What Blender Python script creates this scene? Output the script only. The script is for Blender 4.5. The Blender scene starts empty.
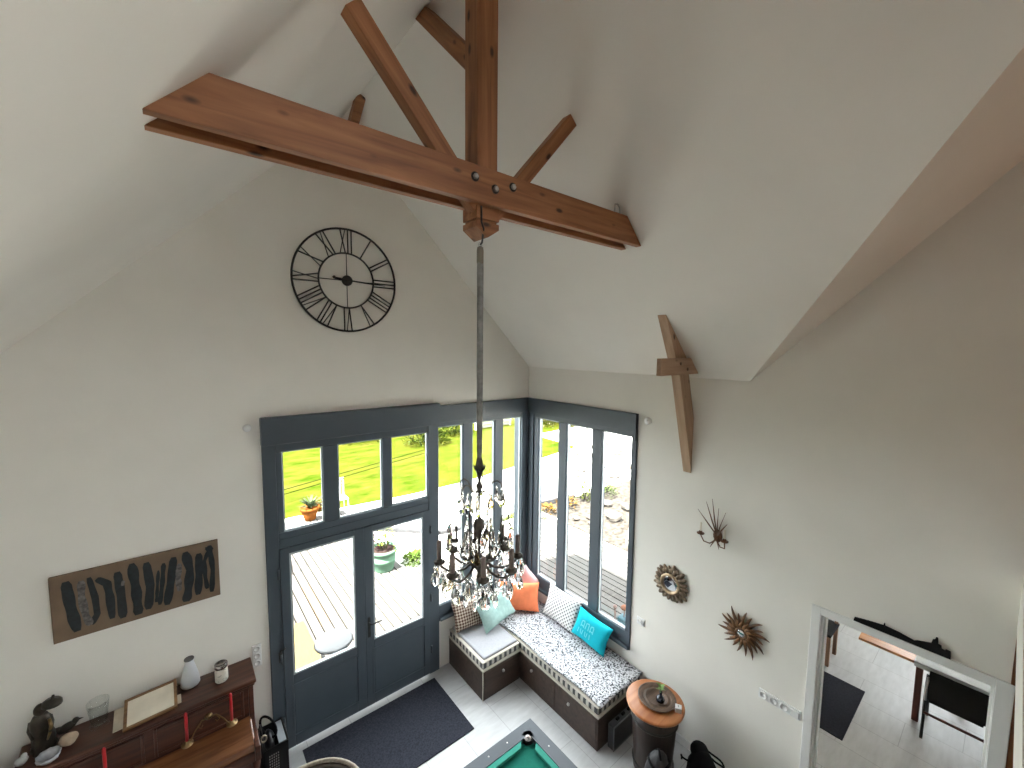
import bpy, math, random
from math import sin, cos, pi, radians as rad, sqrt
from mathutils import Vector, Matrix
random.seed(7)
S = bpy.context.scene
COL = S.collection

# ---------------------------------------------------------------- camera, world, exposure
cd = bpy.data.cameras.new('camera')
cam = bpy.data.objects.new('camera', cd); COL.objects.link(cam); S.camera = cam
cd.sensor_fit = 'HORIZONTAL'; cd.sensor_width = 36.0
cd.lens = 417.265 / 1024 * 36.0
cd.clip_start = 0.05
yaw, pit, rol = 0.6848042, 0.0884439, 0.0103324
fw = Vector((sin(yaw) * cos(pit), cos(yaw) * cos(pit), -sin(pit)))
rt = Vector((cos(yaw), -sin(yaw), 0)); up = rt.cross(fw)
r2 = rt * cos(rol) + up * sin(rol); u2 = -rt * sin(rol) + up * cos(rol)
cam.matrix_world = Matrix(((r2.x, u2.x, -fw.x, -4.07929), (r2.y, u2.y, -fw.y, -4.601593),
                           (r2.z, u2.z, -fw.z, 4.253535), (0, 0, 0, 1)))
W = bpy.data.worlds.new('overcast_sky'); S.world = W; W.use_nodes = True
bg = W.node_tree.nodes['Background']
bg.inputs['Color'].default_value = (0.93, 0.97, 1.0, 1); bg.inputs['Strength'].default_value = 12.5
sd = bpy.data.lights.new('sun', 'SUN'); sd.energy = 85.0; sd.color = (1.0, .95, .86); sd.angle = rad(2.0)
so = bpy.data.objects.new('sun', sd); COL.objects.link(so)
so.rotation_euler = Vector((.80, .32, -1.5)).to_track_quat('-Z', 'Y').to_euler(); so.location = (-8, -4, 16)
S.view_settings.view_transform = 'Standard'; S.view_settings.look = 'None'
S.view_settings.gamma = 1.0; S.view_settings.use_curve_mapping = False
S.view_settings.exposure = 0.22
try:
    S.cycles.use_denoising = True
    S.cycles.max_bounces = 14; S.cycles.diffuse_bounces = 8; S.cycles.glossy_bounces = 4
    S.cycles.transmission_bounces = 10; S.cycles.transparent_max_bounces = 24
    S.cycles.sample_clamp_indirect = 12.0
    S.cycles.caustics_reflective = False; S.cycles.caustics_refractive = False
except Exception:
    pass

# ---------------------------------------------------------------- mesh builder
class MB:
    def __init__(s): s.v = []; s.f = []; s.sm = []
    def add(s, vs, fs, smooth=False):
        o = len(s.v); s.v += [Vector(x) for x in vs]
        for f in fs: s.f.append([i + o for i in f]); s.sm.append(smooth)
        return s
    def hexa(s, p):
        return s.add(p, [(0, 3, 2, 1), (4, 5, 6, 7), (0, 1, 5, 4), (1, 2, 6, 5), (2, 3, 7, 6), (3, 0, 4, 7)])
    def box(s, x0, x1, y0, y1, z0, z1):
        return s.hexa([(x0, y0, z0), (x1, y0, z0), (x1, y1, z0), (x0, y1, z0), (x0, y0, z1), (x1, y0, z1), (x1, y1, z1), (x0, y1, z1)])
    def cbox(s, c, d, rz=0.0, M=None):
        m = Matrix.Rotation(rz, 3, 'Z') if M is None else M
        c = Vector(c); h = [x / 2 for x in d]
        pts = [c + m @ Vector((a * h[0], b * h[1], e * h[2])) for e in (-1, 1) for a, b in ((-1, -1), (1, -1), (1, 1), (-1, 1))]
        return s.hexa(pts)
    def prism(s, poly, ax, a, b):
        n = len(poly)
        def mk(p, t):
            return {'x': (t, p[0], p[1]), 'y': (p[0], t, p[1]), 'z': (p[0], p[1], t)}[ax]
        vs = [mk(p, a) for p in poly] + [mk(p, b) for p in poly]
        fs = [tuple(range(n))[::-1], tuple(range(n, 2 * n))] + [(i, (i + 1) % n, (i + 1) % n + n, i + n) for i in range(n)]
        return s.add(vs, fs)
    def tube(s, pts, r, n=8, closed=False, cap=True):
        pts = [Vector(p) for p in pts]; k = len(pts)
        rs = r if isinstance(r, (list, tuple)) else [r] * k
        rings = []; prev = None
        for i in range(k):
            a = pts[(i - 1) % k] if (closed or i > 0) else pts[i]
            b = pts[(i + 1) % k] if (closed or i < k - 1) else pts[i]
            t = (b - a)
            t = t.normalized() if t.length > 1e-9 else Vector((0, 0, 1))
            if prev is None:
                ref = Vector((0, 0, 1)) if abs(t.z) < 0.9 else Vector((1, 0, 0))
                u = t.cross(ref).normalized()
            else:
                u = (prev - t * prev.dot(t))
                u = u.normalized() if u.length > 1e-6 else t.orthogonal().normalized()
            prev = u; w = t.cross(u)
            rings.append([pts[i] + (u * cos(2 * pi * j / n) + w * sin(2 * pi * j / n)) * rs[i] for j in range(n)])
        vs = [p for rg in rings for p in rg]; fs = []
        for i in range(k if closed else k - 1):
            i2 = (i + 1) % k
            for j in range(n):
                j2 = (j + 1) % n
                fs.append((i * n + j, i * n + j2, i2 * n + j2, i2 * n + j))
        s.add(vs, fs, True)
        if cap and not closed:
            o = len(s.v) - len(vs)
            s.f.append([o + j for j in range(n)][::-1]); s.sm.append(False)
            s.f.append([o + (k - 1) * n + j for j in range(n)]); s.sm.append(False)
        return s
    def lathe(s, prof, n=24, c=(0, 0, 0), M=None, wob=None):
        vs = []; fs = []; k = len(prof); m = M or Matrix.Identity(3); c = Vector(c)
        for i, (r, z) in enumerate(prof):
            for j in range(n):
                a = 2 * pi * j / n; rr = r * (wob(a, z) if wob else 1)
                vs.append(c + m @ Vector((rr * cos(a), rr * sin(a), z)))
        for i in range(k - 1):
            for j in range(n):
                j2 = (j + 1) % n
                fs.append((i * n + j, i * n + j2, (i + 1) * n + j2, (i + 1) * n + j))
        s.add(vs, fs, True)
        o = len(s.v) - len(vs)
        if prof[0][0] > 1e-5: s.f.append([o + j for j in range(n)][::-1]); s.sm.append(False)
        if prof[-1][0] > 1e-5: s.f.append([o + (k - 1) * n + j for j in range(n)]); s.sm.append(False)
        return s
    def ball(s, c, r, sx=1, sy=1, sz=1, n=12, k=8, M=None, wob=None):
        prof = [(max(1e-6, sin(pi * i / k)) * r, -cos(pi * i / k) * r) for i in range(k + 1)]
        m = (M or Matrix.Identity(3)) @ Matrix.Diagonal((sx, sy, sz))
        return s.lathe(prof, n, c, m, wob)
    def drop(s, c, r, h, n=6):   # faceted crystal
        c = Vector(c)
        vs = [c + Vector((0, 0, h * .5))] + [c + Vector((r * cos(2 * pi * j / n), r * .6 * sin(2 * pi * j / n), -h * .12)) for j in range(n)] + [c + Vector((0, 0, -h * .5))]
        fs = [(0, 1 + j, 1 + (j + 1) % n) for j in range(n)] + [(n + 1, 1 + (j + 1) % n, 1 + j) for j in range(n)]
        return s.add(vs, fs)

def wl(o):
    v = Vector((0, 0, 0))
    while o is not None:
        v = v + o.location; o = o.parent
    return v

def obj(name, mb, m, parent=None, bev=0.0, local=False, loc=None, rot=None, seg=2):
    """one mesh object; the builder holds world coordinates unless local (then loc / rot place it)"""
    org = Vector((0, 0, 0))
    if not local:
        if parent is not None: org = wl(parent)
        elif loc is not None: org = Vector(loc)
    me = bpy.data.meshes.new(name)
    me.from_pydata([tuple(v - org) for v in mb.v], [], mb.f)
    me.polygons.foreach_set('use_smooth', mb.sm)
    me.validate()
    o = bpy.data.objects.new(name, me); COL.objects.link(o)
    if parent is not None: o.parent = parent
    if local or parent is None:
        if loc is not None: o.location = Vector(loc) - (wl(parent) if (parent is not None and local) else Vector((0, 0, 0)))
    if rot is not None: o.rotation_euler = rot
    for x in (m if isinstance(m, (list, tuple)) else [m]): me.materials.append(x)
    if bev:
        b = o.modifiers.new('bevel', 'BEVEL'); b.width = bev; b.segments = seg; b.limit_method = 'ANGLE'; b.angle_limit = rad(40)
    return o

def tag(o, label=None, cat=None, group=None, kind=None):
    if label: o['label'] = label
    if cat: o['category'] = cat
    if group: o['group'] = group
    if kind: o['kind'] = kind
    return o

def thing(name, loc, label, cat, group=None, kind=None, rz=0.0):
    o = bpy.data.objects.new(name, None); COL.objects.link(o)
    o.empty_display_size = 0.1
    o.location = loc; o.rotation_euler = (0, 0, rz)
    return tag(o, label, cat, group, kind)

def dup(o, loc, label=None, rz=None):
    def cp(x, par):
        c = x.copy(); COL.objects.link(c); c.parent = par
        for ch in x.children: cp(ch, c)
        return c
    c = cp(o, None); c.location = loc
    if rz is not None: c.rotation_euler = (0, 0, rz)
    if label: c['label'] = label
    return c

# ---------------------------------------------------------------- materials
def nmat(name):
    m = bpy.data.materials.new(name); m.use_nodes = True
    nt = m.node_tree; b = nt.nodes['Principled BSDF']
    return m, nt, b
def N(nt, t, **kw):
    n = nt.nodes.new(t)
    for k, v in kw.items():
        if k in n.inputs: n.inputs[k].default_value = v
        else: setattr(n, k, v)
    return n
def L(nt, a, b): nt.links.new(a, b)
def ramp(nt, fac, stops):
    r = nt.nodes.new('ShaderNodeValToRGB'); e = r.color_ramp.elements
    while len(e) < len(stops): e.new(0.5)
    for i, (p, c) in enumerate(stops): e[i].position = p; e[i].color = (*c, 1)
    L(nt, fac, r.inputs['Fac']); return r.outputs['Color']
def coords(nt, scale=(1, 1, 1), rot=(0, 0, 0)):
    tc = N(nt, 'ShaderNodeTexCoord'); mp = N(nt, 'ShaderNodeMapping')
    mp.inputs['Scale'].default_value = scale; mp.inputs['Rotation'].default_value = rot
    L(nt, tc.outputs['Object'], mp.inputs['Vector']); return mp.outputs['Vector']

def plain(name, col, rough=.6, metal=0.0, var=.08, sc=6.0, bump=0.0, spec=.5, sheen=0.0):
    m, nt, b = nmat(name)
    v = coords(nt); n = N(nt, 'ShaderNodeTexNoise'); n.inputs['Scale'].default_value = sc; n.inputs['Detail'].default_value = 4
    L(nt, v, n.inputs['Vector'])
    c = ramp(nt, n.outputs['Fac'], [(.3, tuple(x * (1 - var) for x in col)), (.7, tuple(min(1, x * (1 + var)) for x in col))])
    L(nt, c, b.inputs['Base Color'])
    b.inputs['Roughness'].default_value = rough; b.inputs['Metallic'].default_value = metal
    b.inputs['Specular IOR Level'].default_value = spec
    if sheen: b.inputs['Sheen Weight'].default_value = sheen
    if bump:
        bp = N(nt, 'ShaderNodeBump'); bp.inputs['Strength'].default_value = bump; bp.inputs['Distance'].default_value = .01
        L(nt, n.outputs['Fac'], bp.inputs['Height']); L(nt, bp.outputs['Normal'], b.inputs['Normal'])
    return m

def wood(name, dark, light, rough=.5, sc=1.0, knots=True, ax=0, spec=.4):
    m, nt, b = nmat(name)
    s = [14 * sc] * 3; s[ax] = 1.1 * sc
    v = coords(nt, s)
    n = N(nt, 'ShaderNodeTexNoise'); n.inputs['Scale'].default_value = 1.6; n.inputs['Detail'].default_value = 6; n.inputs['Distortion'].default_value = .6
    L(nt, v, n.inputs['Vector'])
    c = ramp(nt, n.outputs['Fac'], [(.3, dark), (.5, tuple((a + b_) / 2 for a, b_ in zip(dark, light))), (.72, light)])
    if knots:
        s2 = [11 * sc] * 3; s2[ax] = 5.0 * sc
        v2 = coords(nt, s2)
        vo = N(nt, 'ShaderNodeTexVoronoi'); vo.inputs['Scale'].default_value = 1.0
        L(nt, v2, vo.inputs['Vector'])
        k = ramp(nt, vo.outputs['Distance'], [(.09, (1, 1, 1)), (.20, (0, 0, 0))])
        mx = N(nt, 'ShaderNodeMix', data_type='RGBA')
        L(nt, k, mx.inputs[0]); L(nt, c, mx.inputs[6]); mx.inputs[7].default_value = (*[x * .22 for x in dark], 1)
        c = mx.outputs[2]
    L(nt, c, b.inputs['Base Color'])
    b.inputs['Roughness'].default_value = rough; b.inputs['Specular IOR Level'].default_value = spec
    return m

def glass_pane(name, gain=.35):
    m = bpy.data.materials.new(name); m.use_nodes = True; nt = m.node_tree
    nt.nodes.remove(nt.nodes['Principled BSDF']); out = nt.nodes['Material Output']
    t = N(nt, 'ShaderNodeBsdfTransparent'); t.inputs['Color'].default_value = (.97, .985, .98, 1)
    g = N(nt, 'ShaderNodeBsdfGlossy'); g.inputs['Roughness'].default_value = .02
    fr = N(nt, 'ShaderNodeLayerWeight'); pw_ = N(nt, 'ShaderNodeMath', operation='POWER'); pw_.inputs[1].default_value = 4.0
    ma = N(nt, 'ShaderNodeMath', operation='MULTIPLY_ADD'); ma.inputs[1].default_value = gain; ma.inputs[2].default_value = .02
    L(nt, fr.outputs['Facing'], pw_.inputs[0]); L(nt, pw_.outputs[0], ma.inputs[0])
    mx = N(nt, 'ShaderNodeMixShader')
    L(nt, ma.outputs[0], mx.inputs[0]); L(nt, t.outputs[0], mx.inputs[1]); L(nt, g.outputs[0], mx.inputs[2])
    L(nt, mx.outputs[0], out.inputs['Surface']); return m

def crystal(name, col=(1, 1, 1)):
    m, nt, b = nmat(name)
    b.inputs['Base Color'].default_value = (*col, 1); b.inputs['Roughness'].default_value = .06
    b.inputs['Transmission Weight'].default_value = 1.0; b.inputs['IOR'].default_value = 1.32
    return m

def checker_mat(name, c1, c2, kind='check', sc=20.0, rough=.9, thr=.5):
    """patterns on pillows, drawn on the pillow's own x-y plane"""
    m, nt, b = nmat(name)
    if kind == 'check':
        v = coords(nt, (sc, sc, 0.0001), (0, 0, rad(45)))
        t = N(nt, 'ShaderNodeTexChecker'); t.inputs['Scale'].default_value = 1.0
        t.inputs['Color1'].default_value = (*c1, 1); t.inputs['Color2'].default_value = (*c2, 1)
        L(nt, v, t.inputs['Vector']); L(nt, t.outputs['Color'], b.inputs['Base Color'])
    elif kind == 'dots':
        v = coords(nt, (sc, sc, 0.0001), (0, 0, rad(45)))
        t = N(nt, 'ShaderNodeTexVoronoi'); t.inputs['Scale'].default_value = 1.0; t.inputs['Randomness'].default_value = 0
        L(nt, v, t.inputs['Vector'])
        L(nt, ramp(nt, t.outputs['Distance'], [(thr - .05, c2), (thr + .05, c1)]), b.inputs['Base Color'])
    elif kind == 'speck':
        v = coords(nt, (sc, sc, sc))
        t = N(nt, 'ShaderNodeTexNoise'); t.inputs['Scale'].default_value = 1.0; t.inputs['Detail'].default_value = 3; t.inputs['Roughness'].default_value = .7
        L(nt, v, t.inputs['Vector'])
        L(nt, ramp(nt, t.outputs['Fac'], [(thr - .05, c1), (thr + .05, c2)]), b.inputs['Base Color'])
    elif kind == 'stripe':
        v = coords(nt, (sc, sc, 0.0001))
        t = N(nt, 'ShaderNodeTexChecker'); t.inputs['Scale'].default_value = 1.0
        sx = N(nt, 'ShaderNodeSeparateXYZ'); L(nt, v, sx.inputs[0])
        ad = N(nt, 'ShaderNodeMath', operation='ADD'); L(nt, sx.outputs[0], ad.inputs[0]); L(nt, sx.outputs[1], ad.inputs[1])
        fr = N(nt, 'ShaderNodeMath', operation='FRACT'); L(nt, ad.outputs[0], fr.inputs[0])
        L(nt, ramp(nt, fr.outputs[0], [(thr - .03, c1), (thr + .03, c2)]), b.inputs['Base Color'])
    b.inputs['Roughness'].default_value = rough; b.inputs['Specular IOR Level'].default_value = .2
    return m

def tile_mat(name, rot=0.0):
    m, nt, b = nmat(name)
    v = coords(nt, (1, 1, 1), (0, 0, rot))
    t = N(nt, 'ShaderNodeTexBrick'); t.offset = .5
    t.inputs['Scale'].default_value = 1.0; t.inputs['Brick Width'].default_value = .9; t.inputs['Row Height'].default_value = .45
    t.inputs['Mortar Size'].default_value = .004; t.inputs['Mortar Smooth'].default_value = .2
    t.inputs['Color1'].default_value = (.50, .50, .50, 1); t.inputs['Color2'].default_value = (.465, .47, .475, 1); t.inputs['Mortar'].default_value = (.34, .34, .34, 1)
    L(nt, v, t.inputs['Vector'])
    n = N(nt, 'ShaderNodeTexNoise'); n.inputs['Scale'].default_value = 5; n.inputs['Detail'].default_value = 6
    L(nt, coords(nt, (1, 4, 1)), n.inputs['Vector'])
    mx = N(nt, 'ShaderNodeMix', data_type='RGBA', blend_type='MULTIPLY'); mx.inputs[0].default_value = .35
    L(nt, t.outputs['Color'], mx.inputs[6]); L(nt, n.outputs['Fac'], mx.inputs[7])
    ml = N(nt, 'ShaderNodeMix', data_type='RGBA', blend_type='MULTIPLY'); ml.inputs[0].default_value = 1; ml.inputs[7].default_value = (1.2, 1.2, 1.2, 1)
    L(nt, mx.outputs[2], ml.inputs[6]); L(nt, ml.outputs[2], b.inputs['Base Color'])
    b.inputs['Roughness'].default_value = .45
    return m

M_wall = plain('white_plaster', (.78, .755, .70), .9, var=.02, sc=3, spec=.2)
M_ceil = plain('white_ceiling_paint', (.83, .80, .75), .9, var=.02, sc=2, spec=.2)
M_rear_absorb = plain('rear_light_absorber', (.10, .065, .045), .7, var=.1)  # added dark colour for unseen rear surfaces, absorbs light to shade the wing
M_tile = tile_mat('pale_stone_tile', rad(90))
M_join = plain('slate_blue_joinery', (.056, .073, .090), .45, var=.06, sc=4)
M_bead = plain('light_glazing_bead', (.42, .45, .47), .4, var=.03)
M_glass = glass_pane('clear_window_glass')
M_beam = wood('orange_pine', (.18, .070, .028), (.40, .172, .072), .55)
M_pale = wood('pale_pine', (.36, .23, .145), (.50, .35, .235), .6)
M_piano = wood('mahogany', (.036, .013, .009), (.105, .038, .021), .28, knots=False, spec=.5)
M_iron = plain('black_iron', (.035, .034, .032), .5, .5, var=.2, sc=20)
M_dark = plain('black_matte', (.007, .007, .008), .75, var=.2, spec=.15)
M_steel = plain('steel', (.45, .44, .42), .35, .9)
M_brass = plain('aged_brass', (.20, .13, .06), .4, .9, var=.3, sc=15)
M_bronze = plain('dark_bronze', (.05, .042, .033), .45, .7, var=.4, sc=18, bump=.4)
M_white = plain('white_plastic', (.80, .80, .79), .4, var=.01)
M_casing = plain('white_gloss_paint', (.74, .735, .72), .4, var=.02)
M_paper = plain('cream_paper', (.72, .66, .55), .9, var=.1, sc=7)
M_red = plain('red_wax', (.42, .012, .018), .4, var=.08)
M_mat = plain('charcoal_mat', (.028, .030, .040), .95, var=.35, sc=60, bump=.3, spec=.1)
M_crys = crystal('clear_crystal')
M_clear = glass_pane('clear_vase_glass', .5)

# ================================================================ SETTING
SL = .99274; ZE = 3.964; XR = -2.613; ZR = ZE + SL * 2.613; XL = 2 * XR; YV = -3.035; YW = YV - 2.613; YB = YV - 5.226
def zright(x): return ZE - SL * x
def zleft(x): return ZR + SL * (x - XR)

b = MB(); b.box(XL - .2, 0.0, YB - .2, 0.0, -.12, 0.0)
tag(obj('floor', b, M_tile), kind='structure', label='pale grey stone tiled floor of the living room', cat='floor')
b = MB(); b.box(0.0, 4.6, -6.6, -2.4, -.12, 0.0)
tag(obj('floor', b, M_tile), kind='structure', label='pale tiled floor seen through the white doorway', cat='floor')

# gable wall y 0..0.2
DX0, DX1 = -3.447, -1.524; ZL = 3.514; SILL = .661; WY = -1.885
b = MB()
b.prism([(XL - .2, 0), (DX0, 0), (DX0, zleft(DX0) + .12), (XL - .2, zleft(XL - .2) + .12)], 'y', 0, .2)
b.prism([(DX0, ZL), (.2, ZL), (.2, ZE + .1), (XR, ZR + .15), (DX0, zleft(DX0) + .12)], 'y', 0, .2)
b.prism([(DX1, -.3), (.2, -.3), (.2, SILL), (DX1, SILL)], 'y', 0, .2)
tag(obj('wall_back', b, M_wall), kind='structure', label='tall white gable wall with the clock and the garden doors', cat='wall')
# right wall x 0..0.2
RY0, RY1, RZ = -4.657, -3.682, 2.085
b = MB()
b.prism([(0, -.3), (WY, -.3), (WY, SILL), (0, SILL)], 'x', 0, .2)
b.prism([(0, ZL), (WY, ZL), (WY, ZE + .1), (0, ZE + .1)], 'x', 0, .2)
b.prism([(WY, -.3), (RY1, -.3), (RY1, ZE + SL * (YV - RY1) + .1), (YV, ZE + .1), (WY, ZE + .1)], 'x', 0, .2)
b.prism([(RY1, RZ), (RY0, RZ), (RY0, ZE + SL * (YV - RY0) + .1), (RY1, ZE + SL * (YV - RY1) + .1)], 'x', 0, .2)
b.prism([(RY0, 0), (YB - .2, 0), (YB - .2, ZE), (YW, ZR + .15), (RY0, ZE + SL * (YV - RY0) + .1)], 'x', 0, .2)
tag(obj('wall_right', b, M_wall), kind='structure', label='white wall with the corner window, mirrors and cased doorway', cat='wall')
b = MB(); b.box(XL - .2, XL, YB - .2, .2, 0, ZE + .1)
tag(obj('wall_left', b, M_wall), kind='structure')
# rear gable, unseen; its dark colour is added to absorb light
b = MB(); b.prism([(XL - .2, 0), (.2, 0), (.2, ZE), (XR, ZR + .15), (XL - .2, ZE)], 'y', YB - .2, YB)
tag(obj('wall_front', b, M_rear_absorb), kind='structure')
# ceilings: sloped slabs
def slab(name, poly, label, m=None):
    n = len(poly); up_ = Vector((0, 0, .14))
    vs = [Vector(p) for p in poly]; b = MB()
    b.add(vs + [v + up_ for v in vs], [tuple(range(n)), tuple(range(n, 2 * n))[::-1]] + [(i, (i + 1) % n, (i + 1) % n + n, i + n) for i in range(n)])
    return tag(obj(name, b, m or M_ceil), kind='structure', label=label, cat='ceiling')
def A(x, y): return (x, y, zright(x))
def Bp(x, y): return (x, y, ZE + SL * (YV - y))
slab('ceiling', [(XL - .2, .1, zleft(XL - .2)), (XR, .1, ZR), (XR, -4.7, ZR), (XL - .2, -4.7, zleft(XL - .2))], 'white sloped ceiling over the painting and piano side')
slab('ceiling', [(XL - .2, -4.7, zleft(XL - .2)), (XR, -4.7, ZR), (XR, YB - .1, ZR), (XL - .2, YB - .1, zleft(XL - .2))], 'unseen ceiling over the landing, darkened to absorb light', M_rear_absorb)  # unseen part of the slope, split off dark to absorb light
slab('ceiling', [A(.1, .1), A(.1, YV + .1), A(0, YV), A(XR, YW), A(XR, .1)], 'white sloped ceiling above the corner window')
slab('ceiling', [(.1, YV, ZE), (.1, YW, ZR), (XR, YW, ZR), (0, YV, ZE)], 'shaded sloped ceiling of the side wing above the doorway')
slab('ceiling', [(.1, YB, ZE), (0, YB, ZE), (XR, YW, ZR), (.1, YW, ZR)], 'sloped ceiling of the side wing behind', M_rear_absorb)  # unseen plane, made dark so less light bounces into the wing
# landing (mezzanine) edge
b = MB(); b.box(XL, 0, YB, -4.70, 2.51, 2.86)
tag(obj('slab', b, M_wall), kind='structure', label='white edge of the upper landing under the photographer', cat='landing')
b = MB(); b.box(XL, 0, YB, -4.72, 2.86, 2.885)
tag(obj('floor_landing', b, M_rear_absorb), kind='structure')  # unseen landing floor, dark to cut the bounce light
b = MB(); b.box(XL, XL + .02, YB, -4.6, 2.885, ZE)
tag(obj('rear_dark_sheet', b, M_rear_absorb), kind='structure')  # unseen dark sheet on the left wall's rear, added to absorb light
# neighbouring room
b = MB(); b.box(.2, 4.8, -2.55, -2.4, -.12, 2.6); b.box(.2, 4.8, -6.75, -6.6, -.12, 2.6)
b.box(4.6, 4.8, -6.6, -2.55, -.12, 1.0); b.box(4.6, 4.8, -6.6, -2.55, 2.1, 2.6); b.box(4.6, 4.8, -6.6, -5.4, 1.0, 2.1); b.box(4.6, 4.8, -3.4, -2.55, 1.0, 2.1)  # far wall leaves a gap for the added daylight opening
tag(obj('wall_hall', b, M_wall), kind='structure')
b = MB(); b.box(.2, 4.8, -6.75, -2.4, 2.5, 2.65)
tag(obj('ceiling_hall', b, M_ceil), kind='structure')

# ---- joinery: garden doors
def rect_frame(b, x0, x1, z0, z1, wl_, wr, wb, wt, y0, y1, plane='y'):
    """frame border around the clear opening, its outer edge x0..x1, z0..z1"""
    def bx(a0, a1, c0, c1):
        if plane == 'y': b.box(a0, a1, y0, y1, c0, c1)
        else: b.box(y0, y1, a0, a1, c0, c1)
    bx(x0, x0 + wl_, z0, z1); bx(x1 - wr, x1, z0, z1)
    bx(x0 + wl_, x1 - wr, z0, z0 + wb); bx(x0 + wl_, x1 - wr, z1 - wt, z1)
def bead_ring(b, x0, x1, z0, z1, w, y0, y1, plane='y'): rect_frame(b, x0, x1, z0, z1, w, w, w, w, y0, y1, plane)

d1 = thing('door_1', (DX0, 0, 0), 'slate blue double garden door with three transom lights above', 'door', kind='structure')
b = MB()
TB, TT = 2.369, 3.195      # transom glass
b.box(DX0, -3.33, -.02, .07, 0, 3.53); b.box(-1.665, DX1, -.02, .07, 0, 3.53)   # jambs
b.box(-3.33, -1.665, -.015, .07, 2.205, 2.30)                                    # rail over the leaves
b.box(-3.33, -1.665, -.015, .07, 2.30, TB); b.box(-3.33, -1.665, -.015, .07, TT, 3.30)
b.box(-2.891, -2.74, -.015, .07, TB, TT); b.box(-2.246, -2.14, -.015, .07, TB, TT)
b.box(-3.33, -3.277, -.015, .07, TB, TT)
obj('door_frame', b, M_join, d1, bev=.006)
b = MB(); b.box(DX0 - .005, DX1, -.075, .07, 3.28, 3.551)
obj('shutter_box', b, M_join, d1, bev=.008)
for (x0, x1) in ((-3.277, -2.891), (-2.74, -2.246), (-2.14, -1.666)):
    b = MB(); b.box(x0, x1, .028, .034, TB, TT); g = obj('pane', b, M_glass, d1)
    b = MB(); bead_ring(b, x0, x1, TB, TT, .014, .005, .028); obj('glazing_bead', b, M_bead, g)
def leaf(x0, x1, gx0, gx1, gz0, gz1, hand, lab):
    b = MB(); rect_frame(b, x0, x1, .02, 2.205, gx0 - x0, x1 - gx1, gz0 - .02, 2.205 - gz1, -.03, .04)
    lf = obj('door_leaf', b, M_join, d1, bev=.005)
    b = MB(); b.box(gx0, gx1, .0, .006, gz0, gz1); g = obj('pane', b, M_glass, lf)
    b = MB(); bead_ring(b, gx0, gx1, gz0, gz1, .018, -.028, .0); obj('glazing_bead', b, M_bead, lf)
    b = MB(); rect_frame(b, gx0 - .02, gx1 + .02, .14, gz0 - .10, .012, .012, .012, .012, -.038, -.028); obj('panel_moulding', b, M_join, lf)
    if hand:
        b = MB(); b.box(gx0 - .075, gx0 - .045, -.04, -.03, .88, 1.12)
        b.tube([(gx0 - .06, -.035, 1.06), (gx0 - .06, -.085, 1.06), (gx0 - .03, -.09, 1.06), (gx0 + .07, -.088, 1.06)], .009, 8)
        obj('door_handle', b, M_iron, lf)
    return lf
leaf(-3.33, -2.487, -3.245, -2.592, .817, 2.139, False, '')
leaf(-2.487, -1.665, -2.389, -1.752, .817, 2.139, True, '')
b = MB()
for zz in (.35, 1.05, 1.95): b.tube([(-1.645, -.035, zz - .05), (-1.645, -.035, zz + .05)], .012, 8); b.tube([(-3.35, -.035, zz - .05), (-3.35, -.035, zz + .05)], .012, 8)
obj('hinge', b, M_join, d1)
b = MB(); b.box(-3.375, -3.345, -.035, -.02, 1.02, 1.12); b.tube([(-3.36, -.03, 1.12), (-3.36, -.05, 1.15), (-3.31, -.05, 1.16)], .008, 8)
obj('door_catch', b, M_iron, d1)

# ---- windows at the corner
PB, PT = .875, 3.242
w1 = thing('window_1', (DX1, 0, SILL), 'slate blue window of three tall panes beside the garden doors', 'window', kind='structure')
b = MB()
xs = [(-1.524, -1.149), (-1.004, -.627), (-.486, -.147)]
b.box(DX1, 0.02, -.015, .07, PT, ZL); b.box(DX1, 0.02, -.015, .07, SILL, PB)
b.box(-1.149, -1.004, -.015, .07, PB, PT); b.box(-.627, -.486, -.015, .07, PB, PT)
obj('window_frame', b, M_join, w1, bev=.006)
b = MB(); b.box(DX1, -.06, -.06, -.015, SILL + .02, SILL + .06); b.box(DX1, 0, -.04, -.015, 3.30, ZL)
obj('window_sill', b, M_join, w1, bev=.005)
b = MB(); b.box(-.147, .147, -.035, .147, SILL, ZL); b.box(-.06, .0, -.055, -.03, SILL, 3.305); b.box(-.035, .05, -.147, .02, SILL, 3.34)
obj('corner_post', b, M_join, w1, bev=.006)
for x0, x1 in xs:
    b = MB(); b.box(x0, x1, .028, .034, PB, PT); g = obj('pane', b, M_glass, w1)
    b = MB(); bead_ring(b, x0, x1, PB, PT, .014, .005, .028); obj('glazing_bead', b, M_bead, g)
w2 = thing('window_2', (0, WY, SILL), 'slate blue corner window of three tall panes above the bench', 'window', kind='structure')
b = MB()
ys = [(-.644, -.241), (-1.231, -.789), (-1.816, -1.386)]
b.box(-.015, .07, WY, -.147, PT, ZL); b.box(-.015, .07, WY, -.147, SILL, PB)
b.box(-.015, .07, -.241, -.147, PB, PT); b.box(-.015, .07, -.789, -.644, PB, PT); b.box(-.015, .07, -1.386, -1.231, PB, PT); b.box(-.02, .07, WY, -1.816, PB, PT)
obj('window_frame', b, M_join, w2, bev=.006)
b = MB(); b.box(-.055, -.015, WY, -.06, SILL + .02, SILL + .06); b.box(-.04, -.015, WY, 0, 3.30, ZL)
b.box(-.05, -.015, WY, WY + .045, 3.20, ZL)
obj('window_sill', b, M_join, w2, bev=.005)
for y0, y1 in ys:
    b = MB(); b.box(.028, .034, y0, y1, PB, PT); g = obj('pane', b, M_glass, w2)
    b = MB(); bead_ring(b, y0, y1, PB, PT, .014, .005, .028, 'x'); obj('glazing_bead', b, M_bead, g)
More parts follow.
